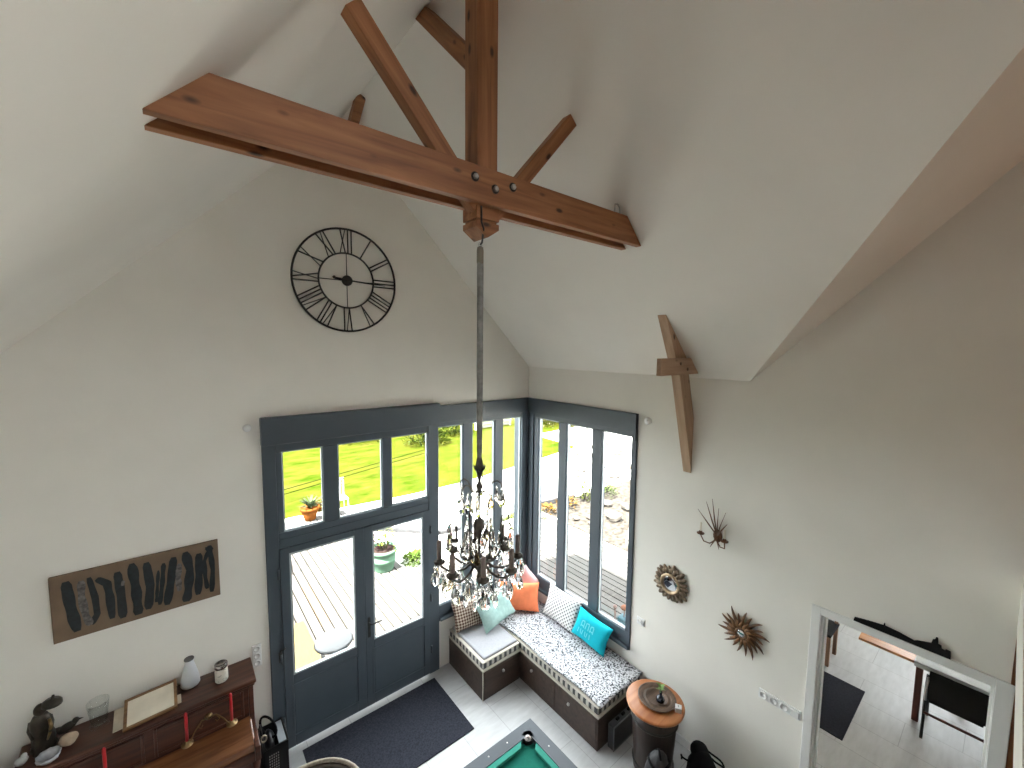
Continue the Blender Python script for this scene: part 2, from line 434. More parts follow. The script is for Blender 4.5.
w4 = thing('added_window', (4.6, -4.5, .8), 'unseen window added to light the neighbouring room', 'window', kind='structure')  # out of view, added and sized to bring daylight into this room
b = MB(); rect_frame(b, -5.4, -3.4, 1.0, 2.1, .07, .07, .07, .07, 4.66, 4.74, 'x'); obj('window_frame', b, M_casing, w4)
b = MB(); b.box(4.69, 4.70, -5.33, -3.47, 1.07, 2.03); obj('pane', b, M_glass, w4)

# ---- inner doorway casing
d2 = thing('door_2', (0, -4.17, 0), 'white cased doorway opening to the next room', 'door', kind='structure')
b = MB()
CY0, CY1, CZ = -4.722, -3.631, 2.138
b.box(-.022, .0, CY0, RY0 + .015, 0, CZ); b.box(-.022, .0, RY1 - .015, CY1, 0, CZ); b.box(-.022, .0, RY0 + .015, RY1 - .015, RZ - .012, CZ)
obj('door_casing', b, M_casing, d2, bev=.004)
b = MB()
b.box(-.0, .2, RY0, RY0 + .02, 0, RZ); b.box(0, .2, RY1 - .02, RY1, 0, RZ); b.box(0, .2, RY0 + .02, RY1 - .02, RZ - .02, RZ)
b.box(.06, .10, RY0 + .02, RY0 + .035, 0, RZ - .02); b.box(.06, .10, RY1 - .035, RY1 - .02, 0, RZ - .02)
obj('door_lining', b, M_casing, d2, bev=.002)
b = MB(); b.box(-.012, 0, CY1, -2.08, 0, .09)
tag(obj('baseboard_right', b, M_casing), kind='structure')
b = MB(); b.box(-3.62, DX0, -.012, 0, 0, .09)
tag(obj('baseboard_back', b, M_casing), kind='structure')

# ================================================================ TIMBERS
def timber(name, poly, org, ang, y0, y1, m, parent, bev=.004):
    """beam whose section lies in the x-z plane: world outline poly, grain along ang; own local frame so the grain follows the beam"""
    ca, sa = cos(ang), sin(ang)
    loc = [((x - org[0]) * ca + (z - org[1]) * sa, -(x - org[0]) * sa + (z - org[1]) * ca) for x, z in poly]
    b = MB(); b.prism(loc, 'y', 0, y1 - y0)
    o = obj(name, b, m, parent, bev=bev, local=True, loc=(org[0], y0, org[1]), rot=(0, -ang, 0))
    return o
tr = thing('roof_truss', (-2.604, -2.5, 5.066), 'orange pine roof truss with a double tie beam and hanging post', 'roof truss')
zb, zt = 5.066, 5.263
def lx(z): return XR + (z - ZR) / SL - .02
def rx(z): return (ZE - z) / SL - .012
ty = [(lx(zb), zb), (rx(zb), zb), (rx(zt), zt), (lx(zt), zt)]
for i, (y0, y1) in enumerate(((-2.60, -2.55), (-2.455, -2.405))):
    t = timber('tie_beam', ty, (-4.1 + .7 * i, zb), 0.0, y0, y1, M_beam, tr)
timber('king_post', [(-2.676, 5.02), (-2.532, 5.02), (-2.532, ZR - .09), (-2.604, ZR - .02), (-2.676, ZR - .09)], (-2.604, 4.4), pi / 2, -2.55, -2.42, M_beam, tr)
def strut(p0, p1, w, y0, y1):
    p0 = Vector(p0); p1 = Vector(p1); d = (p1 - p0).normalized(); n = Vector((-d.y, d.x)) * w / 2
    return timber('strut', [tuple(p0 - n), tuple(p1 - n), tuple(p1 + n), tuple(p0 + n)], tuple(p0 - d * .9), math.atan2(d.y, d.x), y0, y1, M_beam, tr)
strut((-2.66, 5.06), (-3.375, 5.83), .095, -2.549, -2.475)
strut((-2.55, 5.03), (-1.885, 5.795), .085, -2.549, -2.475)
# brace from the post up to the ridge, towards the gable
b = MB()
dy, dz = .68, .68; ln = sqrt(dy * dy + dz * dz); u = Vector((dy / ln, dz / ln)); nn = Vector((-u.y, u.x)) * .05
q0 = Vector((-2.45, 5.885)); q1 = Vector((-1.755, 6.58))
pl_ = [q0 - nn, q1 - nn, q1 + nn, q0 + nn]
b.prism([((p - q0).dot(u), (p - q0).dot(Vector((-u.y, u.x)))) for p in pl_], 'z', -.04, .04)
o = obj('ridge_brace', b, M_beam, tr, bev=.004, local=True, loc=(-2.61, q0.x, q0.y))
o.rotation_mode = 'QUATERNION'
o.rotation_quaternion = Matrix(((0, 0, 1), (u.x, -u.y, 0), (u.y, u.x, 0))).to_quaternion()
# pendant block with a moulded point and iron strap
b = MB(); b.box(-2.685, -2.523, -2.56, -2.41, 4.992, 5.065); b.box(-2.674, -2.534, -2.55, -2.42, 4.978, 4.992)
b.prism([(-2.685, 4.978), (-2.685, 4.945), (-2.604, 4.892), (-2.523, 4.945), (-2.523, 4.978)], 'y', -2.56, -2.41)
obj('pendant_block', b, M_beam, tr, bev=.004)
for x, z in ((-2.725, 5.193), (-2.585, 5.158), (-2.455, 5.200)):
    b = MB(); R = Matrix.Rotation(rad(90), 3, 'X')
    b.lathe([(.026, 0), (.026, .004), (.0001, .004)], 16, (x, -2.60, z), R); w_ = obj('washer', b, M_iron, tr)
    b = MB(); b.lathe([(.016, .004), (.016, .016), (.011, .020), (0.0001, .020)], 6, (x, -2.60, z), R)
    obj('bolt', b, M_steel, w_)
b = MB(); b.tube([(-2.655, -2.562, 5.06), (-2.655, -2.565, 4.97), (-2.64, -2.566, 4.935), (-2.606, -2.50, 4.872), (-2.604, -2.48, 4.866)], .006, 6)
obj('iron_strap', b, M_iron, tr)
# gable ridge brace
gb = thing('gable_brace', (-2.61, 0, 6.25), 'short orange pine brace between the gable wall and the ridge', 'brace')
b = MB(); q0 = Vector((0.0, 6.12)); q1 = Vector((-.58, 6.53)); d = (q1 - q0).normalized(); n_ = Vector((-d.y, d.x)) * .05
b.prism([tuple(q0 - n_ * 1.2), tuple(q1 - n_), tuple(q1 + n_ * .1 + d * .0), tuple(q0 + n_)], 'x', -2.655, -2.57)
obj('brace', b, M_beam, gb, bev=.004)
# brace on the window wall
wb = thing('wall_brace', (0, -2.5, 3.0), 'pale pine wall brace with a crossing stub, above the round mirrors', 'timber brace')
timber('brace', [(0, 2.98), (-.316, 4.0), (-.62, 4.60), (-.20, 4.20), (-.138, 3.99), (0, 3.55)], (0, 2.9), rad(108), -2.53, -2.44, M_pale, wb)
timber('stub_beam', [(-.725, 4.01), (-.05, 4.01), (-.21, 4.165), (-.725, 4.165)], (-.9, 4.01), 0, -2.58, -2.531, M_pale, wb)
R = Matrix.Rotation(rad(90), 3, 'X'); M_bh = plain('dark_bolt', (.16, .10, .065), .5)
for x, z in ((-.40, 4.115), (-.27, 4.06)):
    b = MB(); b.lathe([(.016, 0), (.016, .004), (.008, .008), (.0001, .009)], 8, (x, -2.58, z), R); obj('bolt', b, M_bh, wb)
# small metal clip on the tie beam
sp = thing('beam_clip', (-1.40, -2.5, zt), 'small pale metal loop standing on the tie beam near its lower end', 'clip')
b = MB(); b.tube([(-1.44, -2.57, zt), (-1.44, -2.57, zt + .045), (-1.43, -2.565, zt + .07), (-1.395, -2.56, zt + .078), (-1.37, -2.56, zt + .06), (-1.365, -2.56, zt + .03), (-1.36, -2.56, zt)], .007, 6)
obj('loop', b, M_steel, sp)
b = MB(); b.box(-1.455, -1.345, -2.59, -2.555, zt, zt + .006); obj('base_plate', b, M_steel, sp)

# ================================================================ GABLE WALL OBJECTS
CX, CZc = -2.605, 4.931
ck = thing('wall_clock', (CX, -.03, CZc), 'large round black iron skeleton clock with roman numerals', 'clock')
def ring(b, r, w, y, n=64, t=.012):
    pr = [];
    for i in range(n):
        a = 2 * pi * i / n; pr.append((CX + r * cos(a), y, CZc + r * sin(a)))
    b.tube(pr, w, 6, closed=True)
b = MB(); ring(b, .528, .011, -.03); obj('outer_ring', b, M_iron, ck)
b = MB(); ring(b, .282, .009, -.03); obj('inner_ring', b, M_iron, ck)
NUM = ['XII', 'I', 'II', 'III', 'IIII', 'V', 'VI', 'VII', 'VIII', 'IX', 'X', 'XI']
for h, s in enumerate(NUM):
    b = MB(); a = h * pi / 6
    er = Vector((sin(a), 0, cos(a))); et = Vector((cos(a), 0, -sin(a)))
    wd = {'I': .036, 'V': .072, 'X': .072}
    tot = sum(wd[c] for c in s); x = -tot / 2
    def bar(x0, v0, x1, v1, w=.0055):
        c0 = Vector((CX, -.03, CZc)) + et * x0 + er * v0; c1 = Vector((CX, -.03, CZc)) + et * x1 + er * v1
        b.tube([c0, c1], w, 5)
    for c in s:
        m_ = x + wd[c] / 2; w_ = wd[c] * .36
        if c == 'I': bar(m_, .285, m_, .525, .0075)
        elif c == 'V': bar(m_ - w_, .525, m_, .285, .0075); bar(m_ + w_, .525, m_, .285)
        else: bar(m_ - w_, .525, m_ + w_, .285, .0075); bar(m_ + w_, .525, m_ - w_, .285)
        x += wd[c]
    obj('numeral', b, M_iron, ck)
for a in (0, pi / 2, pi, 3 * pi / 2):
    b = MB(); b.tube([(CX + .05 * sin(a), -.025, CZc + .05 * cos(a)), (CX + .28 * sin(a), -.028, CZc + .28 * cos(a))], .0045, 5); obj('spoke', b, M_iron, ck)
for a in (pi / 4, 3 * pi / 4, 5 * pi / 4, 7 * pi / 4):
    b = MB(); b.tube([(CX + .528 * sin(a), -.03, CZc + .528 * cos(a)), (CX + .528 * sin(a), 0, CZc + .528 * cos(a))], .005, 5); obj('wall_peg', b, M_iron, ck)
Ry = Matrix.Rotation(rad(90), 3, 'X')
b = MB(); b.lathe([(.054, 0), (.054, .02), (.046, .028), (.0001, .03)], 24, (CX, -.025, CZc), Ry); obj('hub', b, M_iron, ck)
def hand(a, l, back, ballr, y):
    b = MB(); d = Vector((sin(a), 0, cos(a))); c = Vector((CX, y, CZc))
    b.tube([c - d * back, c + d * l * .5, c + d * l], [.006, .009, .003], 6)
    if ballr: b.ball(c + d * l * .86, ballr, n=8, k=6)
    obj('hand', b, M_iron, ck)
hand(rad(279), .16, .03, .016, -.056); hand(rad(93), .40, .13, 0, -.062)

M_board = plain('brown_board', (.17, .115, .075), .85, var=.12, sc=8)
M_brush = plain('blue_black_paint', (.006, .011, .014), .55, var=.5, sc=30)
M_brush2 = plain('grey_paint', (.11, .10, .095), .6, var=.6, sc=40)
pt = thing('painting', (-4.36, -.02, 2.19), 'unframed long brown board painted with thick blue-black vertical strokes', 'painting')
px0, px1, pz0, pz1 = -4.889, -3.828, 1.926, 2.457
b = MB(); b.box(px0, px1, -.03, -.001, pz0, pz1); obj('board', b, M_board, pt, bev=.003)
pw, ph = px1 - px0, pz1 - pz0
def stroke(b, pts, w, y=-.0325):
    # flat brush ribbon: pts in 0..1 board coordinates, width wobbling
    L_ = []; R_ = []; P = []; ph_ = pts[0][0] * 40
    for i in range(len(pts) - 1):
        for k in range(6):
            t = k / 6; P.append((pts[i][0] * (1 - t) + pts[i + 1][0] * t, pts[i][1] * (1 - t) + pts[i + 1][1] * t))
    P.append(pts[-1])
    P = [(px0 + u * pw, pz0 + v * ph) for u, v in P]
    for i, p in enumerate(P):
        a = Vector(P[max(0, i - 1)]); c = Vector(P[min(len(P) - 1, i + 1)]); d = (c - a).normalized(); n = Vector((-d.y, d.x))
        t_ = i / (len(P) - 1)
        ww = w / 2 * (1 + .10 * sin(5.1 * t_ * 3 + ph_) + .06 * sin(17 * t_ + 2 * ph_)) * min(1, .55 + 6 * t_, .62 + 6 * (1 - t_))
        L_.append(Vector(p) + n * ww); R_.append(Vector(p) - n * ww)
    vs = [(q.x, y, q.y) for q in L_] + [(q.x, y, q.y) for q in R_]; n = len(L_)
    b.add(vs, [(i, i + 1, n + i + 1, n + i) for i in range(n - 1)])
dark = [([(.085, .90), (.10, .5), (.125, .10)], .058), ([(.205, .88), (.23, .55), (.235, .28), (.20, .14)], .036), ([(.245, .83), (.30, .72), (.31, .5), (.315, .14)], .045),
        ([(.36, .86), (.372, .5), (.375, .10)], .05), ([(.445, .94), (.46, .5), (.465, .08)], .056), ([(.53, .90), (.545, .5), (.525, .12)], .052),
        ([(.635, .82), (.62, .5), (.595, .14)], .028), ([(.60, .72), (.585, .4), (.575, .2)], .02), ([(.70, .88), (.675, .5), (.64, .10)], .052),
        ([(.775, .92), (.80, .6), (.785, .3), (.765, .06)], .056), ([(.865, .84), (.86, .5), (.845, .12)], .05), ([(.99 * .95, .90), (.945, .80), (.955, .5), (.94, .10)], .034),
        ([(.935, .86), (.90, .68), (.90, .4), (.91, .18)], .028), ([(.915, .86), (.96, .90)], .05)]
b = MB()
for k, (p, w) in enumerate(dark): stroke(b, p, w * 1.12, -.0322 - .0001 * k)
obj('paint_strokes', b, M_brush, pt)
for k, (p, w) in enumerate([([(.165, .86), (.16, .6), (.175, .3), (.195, .14)], .045), ([(.735, .75), (.72, .5), (.725, .28)], .04), ([(.39, .70), (.385, .62)], .022)]):
    b = MB(); stroke(b, p, w, -.0342); obj('grey_stroke', b, M_brush2, pt)

dt = thing('wall_button', (-3.547, 0, 3.463), 'tiny white round fitting beside the top corner of the garden doors', 'wall fitting')
b = MB(); b.lathe([(.036, 0), (.036, .010), (.028, .016), (.0001, .017)], 16, (-3.555, 0, 3.463), Ry); obj('body', b, M_white, dt)
dt = thing('smoke_detector', (0, -2.012, 3.45), 'small white round detector on the wall right by the window top corner', 'detector')
dt['label'] = 'small white round detector on the wall by the upper window corner'
b = MB(); b.lathe([(.042, 0), (.042, .02), (.032, .03), (.0001, .031)], 20, (0, -2.012, 3.45), Matrix.Rotation(rad(-90), 3, 'Y')); obj('body', b, M_white, dt)
b = MB(); b.lathe([(.012, 0), (.012, .004), (.0001, .005)], 12, (-.031, -2.012, 3.45), Matrix.Rotation(rad(-90), 3, 'Y')); obj('sensor', b, M_casing, dt)

# electrical plates
sk = thing('power_socket', (-3.56, 0, 1.18), 'white triple wall socket between the piano and garden doors', 'socket')
b = MB(); b.box(-3.60, -3.52, -.012, 0, 1.06, 1.29); obj('plate', b, M_white, sk, bev=.004)
for z in (1.10, 1.175, 1.25):
    b = MB(); b.lathe([(.028, 0), (.028, .006), (.022, .006), (.02, .001), (.0001, .001)], 18, (-3.56, -.012, z), Ry); obj('outlet', b, M_casing, sk)
s4 = thing('power_socket', (0, -3.44, 1.09), 'long white plate of three sockets and a switch beside the doorway', 'socket')
b = MB()
for i in range(4): pass
b.box(-.012, 0, -3.609, -3.276, 1.05, 1.14); obj('plate', b, M_white, s4, bev=.004)
RX = Matrix.Rotation(rad(-90), 3, 'Y')
for i in range(3):
    b = MB(); b.lathe([(.032, 0), (.032, .010), (.026, .010), (.023, .001), (.0001, .001)], 20, (-.012, -3.318 - .083 * i, 1.095), RX); obj('outlet', b, M_casing, s4)
b = MB(); b.box(-.022, -.012, -3.60, -3.535, 1.065, 1.125); obj('switch_rocker', b, M_casing, s4, bev=.003)
s5 = thing('light_switch', (0, -2.02, 1.10), 'small white wall plate between the window and the round mirror', 'switch')
b = MB(); b.box(-.012, 0, -2.07, -1.97, 1.06, 1.145); obj('plate', b, M_white, s5, bev=.004)
b = MB(); b.box(-.02, -.012, -2.06, -2.03, 1.075, 1.13); obj('switch_rocker', b, M_steel, s5, bev=.002)
b = MB(); b.lathe([(.02, 0), (.02, .006), (.016, .006), (.015, .001), (.0001, .001)], 14, (-.012, -2.0, 1.10), RX); obj('outlet', b, M_casing, s5)

# ================================================================ WINDOW WALL DECORATION
M_gold = plain('antique_gold', (.17, .125, .085), .45, .55, var=.45, sc=22, bump=.5)
M_mirror = plain('mirror_glass', (.75, .76, .78), .02, 1.0, var=.0)
M_sun = wood('carved_brown_wood', (.055, .026, .012), (.20, .10, .045), .45, knots=False)
mr = thing('round_mirror', (-.02, -2.373, 1.731), 'small round mirror in a lobed antique gold frame', 'mirror')
MYc, MZc = -2.373, 1.731
def petal_ring(b, r0, r1, n, w, x0, th, jag=.0, cy=MYc, cz=MZc, pw=1.0):
    for i in range(n):
        a = 2 * pi * i / n + random.uniform(-.02, .02)
        l = r1 * (1 + random.uniform(-jag, jag))
        e = Vector((0, cos(a), sin(a))); t = Vector((0, -sin(a), cos(a))); c = Vector((x0, cy, cz))
        b.ball(c + e * (r0 + l) / 2, 1, th, w, (l - r0) / 2, n=8, k=6, M=Matrix(((1, 0, 0), (0, t.y, e.y), (0, t.z, e.z))))
b = MB(); petal_ring(b, .10, .208, 22, .026, -.018, .016, .08); petal_ring(b, .09, .175, 20, .02, -.03, .014, .06); obj('carved_frame', b, M_gold, mr)
b = MB(); b.tube([(-.036, MYc + .098 * cos(2 * pi * i / 40), MZc + .098 * sin(2 * pi * i / 40)) for i in range(40)], .017, 8, closed=True); obj('inner_ring', b, plain('pale_gold', (.42, .31, .20), .4, .6, var=.2), mr)
b = MB(); b.ball((-.028, MYc, MZc), .09, .12, 1, 1, n=24, k=12, M=Matrix.Identity(3)); obj('mirror_glass', b, M_mirror, mr)
SYc, SZc = -3.110, 1.592
sb = thing('sunburst_mirror', (-.02, SYc, SZc), 'spiky brown sunburst mirror with curved carved rays', 'mirror')
nr = 20
for i in range(nr):
    a = 2 * pi * i / nr; l = .198 * (1.0 + .14 * (i % 2) + random.uniform(-.12, .08)); bend = .16 * (1 if i % 2 else .6)
    b = MB(); pts = []; rs = []
    for k in range(7):
        t = k / 6; r = .05 + (l - .05) * t; aa = a + bend * t * t
        pts.append((-.03 + .012 * sin(t * 3) - .004 * (i % 3), SYc + r * cos(aa), SZc + r * sin(aa))); rs.append(.021 * (1 - t) ** .6 * (1 - .2 * t) + .0025)
    b.tube(pts, rs, 6)
    obj('ray', b, M_sun, sb)
b = MB()
for i in range(16):
    a = 2 * pi * (i + .5) / 16
    b.tube([(-.045, SYc + .045 * cos(a), SZc + .045 * sin(a)), (-.055, SYc + .085 * cos(a + .1), SZc + .085 * sin(a + .1)), (-.05, SYc + .13 * cos(a + .25), SZc + .13 * sin(a + .25))], [.013, .012, .003], 6)
obj('inner_leaf', b, plain('light_brown_carving', (.23, .115, .05), .5, .2, var=.3, sc=20), sb)
b = MB(); b.tube([(-.055, SYc + .045 * cos(2 * pi * i / 28), SZc + .045 * sin(2 * pi * i / 28)) for i in range(28)], .010, 6, closed=True); obj('bezel', b, M_sun, sb)
b = MB(); b.ball((-.05, SYc, SZc), .042, .35, 1, 1, n=20, k=10); obj('mirror_glass', b, M_mirror, sb)

# twig and candle sconce
KY, KZ = -2.835, 2.435
sc_ = thing('wall_sconce', (-.03, KY, KZ), 'dark metal wall sconce with thin leaf sprays and candle arms', 'wall sconce')
M_leafmetal = plain('rusty_metal', (.13, .062, .034), .5, .6, var=.4, sc=25)
b = MB(); b.ball((-.02, KY, KZ), .05, .35, .9, 1.3, n=12, k=8); obj('back_plate', b, M_leafmetal, sc_)
for (dy_, dz_, dx_, w) in ((.16, .20, -.05, .010), (.085, .29, -.06, .011), (.03, .33, -.07, .010), (-.02, .26, -.05, .007), (-.08, .24, -.05, .006), (-.10, .15, -.06, .011), (.04, -.10, -.04, .012), (-.04, -.09, -.05, .01)):
    b = MB(); b.tube([(-.03, KY, KZ), (-.03 + dx_ * .6, KY + dy_ * .45, KZ + dz_ * .5), (-.03 + dx_, KY + dy_ * 1.12, KZ + dz_ * 1.15)], [.006, w * .7, .002], 6); obj('leaf_spray', b, M_leafmetal, sc_)
for s_, rx_ in ((1, .13), (-1, .10)):
    b = MB(); b.tube([(-.04, KY, KZ - .03), (-.07, KY + s_ * .05, KZ - .08), (-.09, KY + s_ * .10, KZ - .07), (-.10, KY + s_ * rx_, KZ - .01)], .006, 6)
    ar = obj('arm', b, M_leafmetal, sc_)
    b = MB(); b.lathe([(.006, -.012), (.034, 0), (.036, .008), (.016, .006), (.014, .03), (.0001, .03)], 14, (-.10, KY + s_ * rx_, KZ)); obj('drip_pan', b, M_leafmetal, ar)
    b = MB(); b.lathe([(.010, .03), (.010, .11), (.002, .118)], 10, (-.10, KY + s_ * rx_, KZ)); obj('candle', b, M_paper, ar)

# black silhouette on the casing
sil = [(-3.905, 2.140), (-3.91, 2.168), (-3.99, 2.182), (-4.06, 2.190), (-4.08, 2.192), (-4.083, 2.212), (-4.088, 2.212), (-4.09, 2.193), (-4.17, 2.185), (-4.20, 2.178), (-4.25, 2.168),
       (-4.265, 2.178), (-4.335, 2.200), (-4.342, 2.232), (-4.352, 2.236), (-4.356, 2.255), (-4.366, 2.255), (-4.370, 2.212), (-4.385, 2.210), (-4.388, 2.188), (-4.405, 2.186), (-4.407, 2.196), (-4.432, 2.192), (-4.435, 2.140)]
b = MB(); b.prism(sil[::-1], 'x', -.021, -.006)
tag(obj('silhouette_ornament', b, M_dark, loc=(-.015, -4.17, 2.139)), 'flat black skyline-shaped ornament lying along the white door casing top', 'ornament')
# varnished panel next to the casing
M_varn = wood('varnished_orange_wood', (.10, .025, .008), (.24, .085, .02), .35, knots=False, ax=2)
b = MB(); b.box(-.018, -.001, -5.6, -4.702, 0, 2.505)
pn = obj('wood_panel', b, M_varn, loc=(-.01, -5.1, 0), bev=.003)
tag(pn, 'varnished red-brown wooden panel on the wall beyond the white door casing', 'wall panel')

# ================================================================ CHANDELIER
HX, HY = -2.605, -2.48
ch = thing('chandelier', (HX, HY, 2.6), 'crystal chandelier with dark candle arms on a long grey hanging sleeve', 'chandelier')
M_sleeve = plain('grey_sleeve_fabric', (.20, .20, .19), .55, .2, var=.3, sc=30)
M_candle = plain('brown_grey_candle', (.24, .19, .17), .6, var=.2, sc=20)
M_cbr = plain('blackened_bronze', (.085, .072, .060), .45, .55, var=.4, sc=30)
b = MB(); b.tube([(HX + .012 * cos(t * pi / 8), HY, 4.862 + .016 * sin(t * pi / 8)) for t in range(16)], .003, 6, closed=True)
obj('hook', b, M_steel, ch)
b = MB(); b.lathe([(.006, 4.858), (.012, 4.85), (.016, 4.83), (.019, 4.80), (.0205, 4.70), (.019, 4.4), (.020, 4.1), (.018, 3.8), (.017, 3.60), (.013, 3.55), (.012, 3.50)], 14, (HX, HY, 0), None, lambda a, z: 1 + .05 * sin(3 * a + 2 * z))
obj('sleeve', b, M_sleeve, ch)
b = MB(); b.lathe([(.018, 4.85), (.021, 4.83), (.021, 4.76), (.018, 4.745)], 12, (HX, HY, 0)); obj('sleeve_cap', b, plain('pewter', (.20, .18, .14), .4, .8), ch)
b = MB(); b.lathe([(.012, 3.57), (.018, 3.545), (.023, 3.515), (.026, 3.49), (.018, 3.455), (.010, 3.42), (.009, 3.40), (.016, 3.388), (.024, 3.372), (.016, 3.355), (.006, 3.34)], 14, (HX, HY, 0), None, lambda a, z: 1 + .12 * sin(6 * a))
for i in range(6):
    a = i * pi / 3; b.tube([(HX + .014 * cos(a), HY + .014 * sin(a), 3.475), (HX + .030 * cos(a), HY + .030 * sin(a), 3.49), (HX + .045 * cos(a), HY + .045 * sin(a), 3.512)], [.010, .008, .001], 6)
obj('finial', b, M_cbr, ch)
b = MB(); b.lathe([(.007, 3.35), (.007, 3.18), (.014, 3.165), (.034, 3.15), (.030, 3.128), (.037, 3.11), (.028, 3.085), (.016, 3.065), (.020, 3.05), (.008, 3.03), (.008, 2.93), (.024, 2.91), (.062, 2.885), (.058, 2.86), (.022, 2.83), (.010, 2.80), (.018, 2.78), (.012, 2.74), (.002, 2.70)], 16, (HX, HY, 0), None, lambda a, z: 1 + (.1 * sin(8 * a) if z < 3.17 else 0))
obj('stem', b, M_cbr, ch)
drops = []
def arm_curve(a, pts): return [(HX + r * cos(a), HY + r * sin(a), z) for r, z in pts]
CAMA = math.atan2(-.775, -.632)      # direction of the camera's side of the fixture
# upper crown: five small hooked arms
for i in range(5):
    a = CAMA + .5 + 2 * pi * i / 5
    b = MB(); b.tube(arm_curve(a, [(.01, 3.34), (.04, 3.335), (.065, 3.36), (.085, 3.395), (.115, 3.405), (.14, 3.385), (.145, 3.355)]), .0045, 6); obj('upper_arm', b, M_cbr, ch)
    drops.append((a, .145, 3.285, .024, .105)); drops.append((a + .2, .118, 3.30, .018, .08)); drops.append((a + .6, .045, 3.25, .014, .12))
# middle tier: eight scrolls standing on the lower ring
for i in range(8):
    a = CAMA + .1 + 2 * pi * (i + .5) / 8
    b = MB(); b.tube(arm_curve(a, [(.05, 2.90), (.12, 2.93), (.155, 3.0), (.155, 3.08), (.16, 3.14), (.185, 3.165), (.208, 3.15), (.212, 3.125), (.198, 3.115)]), .005, 6)
    obj('scroll_arm', b, M_cbr, ch)
    drops.append((a, .205, 3.05, .020, .095)); drops.append((a + .12, .155, 2.985, .016, .07)); drops.append((a - .2, .09, 3.03, .016, .10)); drops.append((a + .22, .10, 2.95, .018, .09))
    b = MB(); b.lathe([(.006, -.012), (.030, 0), (.032, .008), (.008, .006)], 10, (HX + .175 * cos(a), HY + .175 * sin(a), 2.985)); obj('rosette', b, M_cbr, ch)
# main tier: eight candle arms
R0 = .252
for i in range(8):
    a = CAMA + .18 + 2 * pi * i / 8
    b = MB(); b.tube(arm_curve(a, [(.04, 2.875), (.09, 2.835), (.15, 2.82), (.205, 2.835), (.24, 2.865), (R0, 2.885)]), [.009, .008, .007, .007, .006, .006], 6)
    ar = obj('arm', b, M_cbr, ch)
    cx, cy = HX + R0 * cos(a), HY + R0 * sin(a)
    b = MB(); b.lathe([(.006, 2.868), (.018, 2.876), (.034, 2.890), (.037, 2.898), (.018, 2.896), (.016, 2.915), (.0001, 2.915)], 14, (cx, cy, 0), None, lambda t, z: 1 + .07 * sin(7 * t)); obj('drip_pan', b, M_cbr, ar)
    b = MB(); b.lathe([(.0155, 2.913), (.0155, 3.028), (.010, 3.034), (.0001, 3.034)], 10, (cx, cy, 0)); obj('candle', b, M_candle, ar)
    drops.append((a + .16, .285, 2.82, .024, .10)); drops.append((a - .16, .275, 2.825, .020, .085)); drops.append((a, .235, 2.765, .022, .11)); drops.append((a + .3, .19, 2.77, .017, .09))
    drops.append((a + .1, .13, 2.75, .02, .12)); drops.append((a - .25, .165, 2.70, .02, .10))
    if i % 2 == 0: drops.append((a, .06, 2.68, .018, .12)); drops.append((a + .4, .10, 2.655, .02, .10))
random.shuffle(drops)
proto_mesh = MB(); nk = 8
for (r_, z_) in ((.18, .5), (.32, .38), (.75, .12), (1.0, -.14), (.86, -.32), (.45, -.46), (.12, -.5)):
    proto_mesh.v += [Vector((r_ * cos(2 * pi * j / nk), .55 * r_ * sin(2 * pi * j / nk), z_)) for j in range(nk)]
for q in range(6):
    for j in range(nk): proto_mesh.f.append([q * nk + j, (q + 1) * nk + j, (q + 1) * nk + (j + 1) % nk, q * nk + (j + 1) % nk]); proto_mesh.sm.append(False)
proto_mesh.f.append(list(range(nk))); proto_mesh.f.append([6 * nk + j for j in range(nk)][::-1])
pm = bpy.data.meshes.new('crystal_drop'); pm.from_pydata([tuple(v) for v in proto_mesh.v], [], proto_mesh.f); pm.materials.append(M_crys)
M_amb = crystal('amber_crystal', (.95, .72, .42)); M_smoke = crystal('smoky_crystal', (.62, .60, .57))
pm2 = pm.copy(); pm2.materials.clear(); pm2.materials.append(M_amb)
pm3 = pm.copy(); pm3.materials.clear(); pm3.materials.append(M_smoke)
drops = drops[:84]
for i, (a, r, z, w, h) in enumerate(drops):
    d = bpy.data.objects.new('crystal_drop', pm2 if i % 14 == 3 else (pm3 if i % 3 == 1 else pm)); COL.objects.link(d); d.parent = ch
    d.location = Vector((HX + r * cos(a), HY + r * sin(a), z)) - Vector((HX, HY, 2.6)); d.scale = (w * 1.25, w * 1.25, h * 1.15); d.rotation_euler = (random.uniform(-.1, .1), random.uniform(-.1, .1), random.uniform(0, 6.28))
b = MB()
for (a, r, z, w, h) in drops:
    b.ball((HX + r * cos(a), HY + r * sin(a), z + h * .5 + .010), .0085, n=6, k=4)
    b.tube([(HX + r * cos(a), HY + r * sin(a), z + h * .5), (HX + r * .97 * cos(a), HY + r * .97 * sin(a), z + h * .5 + .035)], .0016, 4)
for i in range(8):   # bead garlands between the arms
    a0 = CAMA + .18 + 2 * pi * i / 8; a1 = a0 + 2 * pi / 8
    for k in range(1, 9):
        t = k / 9; a = a0 + (a1 - a0) * t; r = .25 - .03 * sin(pi * t); b.ball((HX + r * cos(a), HY + r * sin(a), 2.865 - .09 * sin(pi * t)), .008, n=6, k=4)
        b.ball((HX + (.06 + .19 * t) * cos(a0), HY + (.06 + .19 * t) * sin(a0), 3.06 - .16 * t - .05 * sin(pi * t)), .007, n=6, k=4)
tag(obj('crystal_beads', b, M_crys, ch), kind='stuff')
b = MB(); b.ball((HX, HY, 2.655), .032, n=12, k=8); b.drop((HX, HY, 2.60), .018, .07, 8); obj('bottom_ball', b, M_crys, ch)

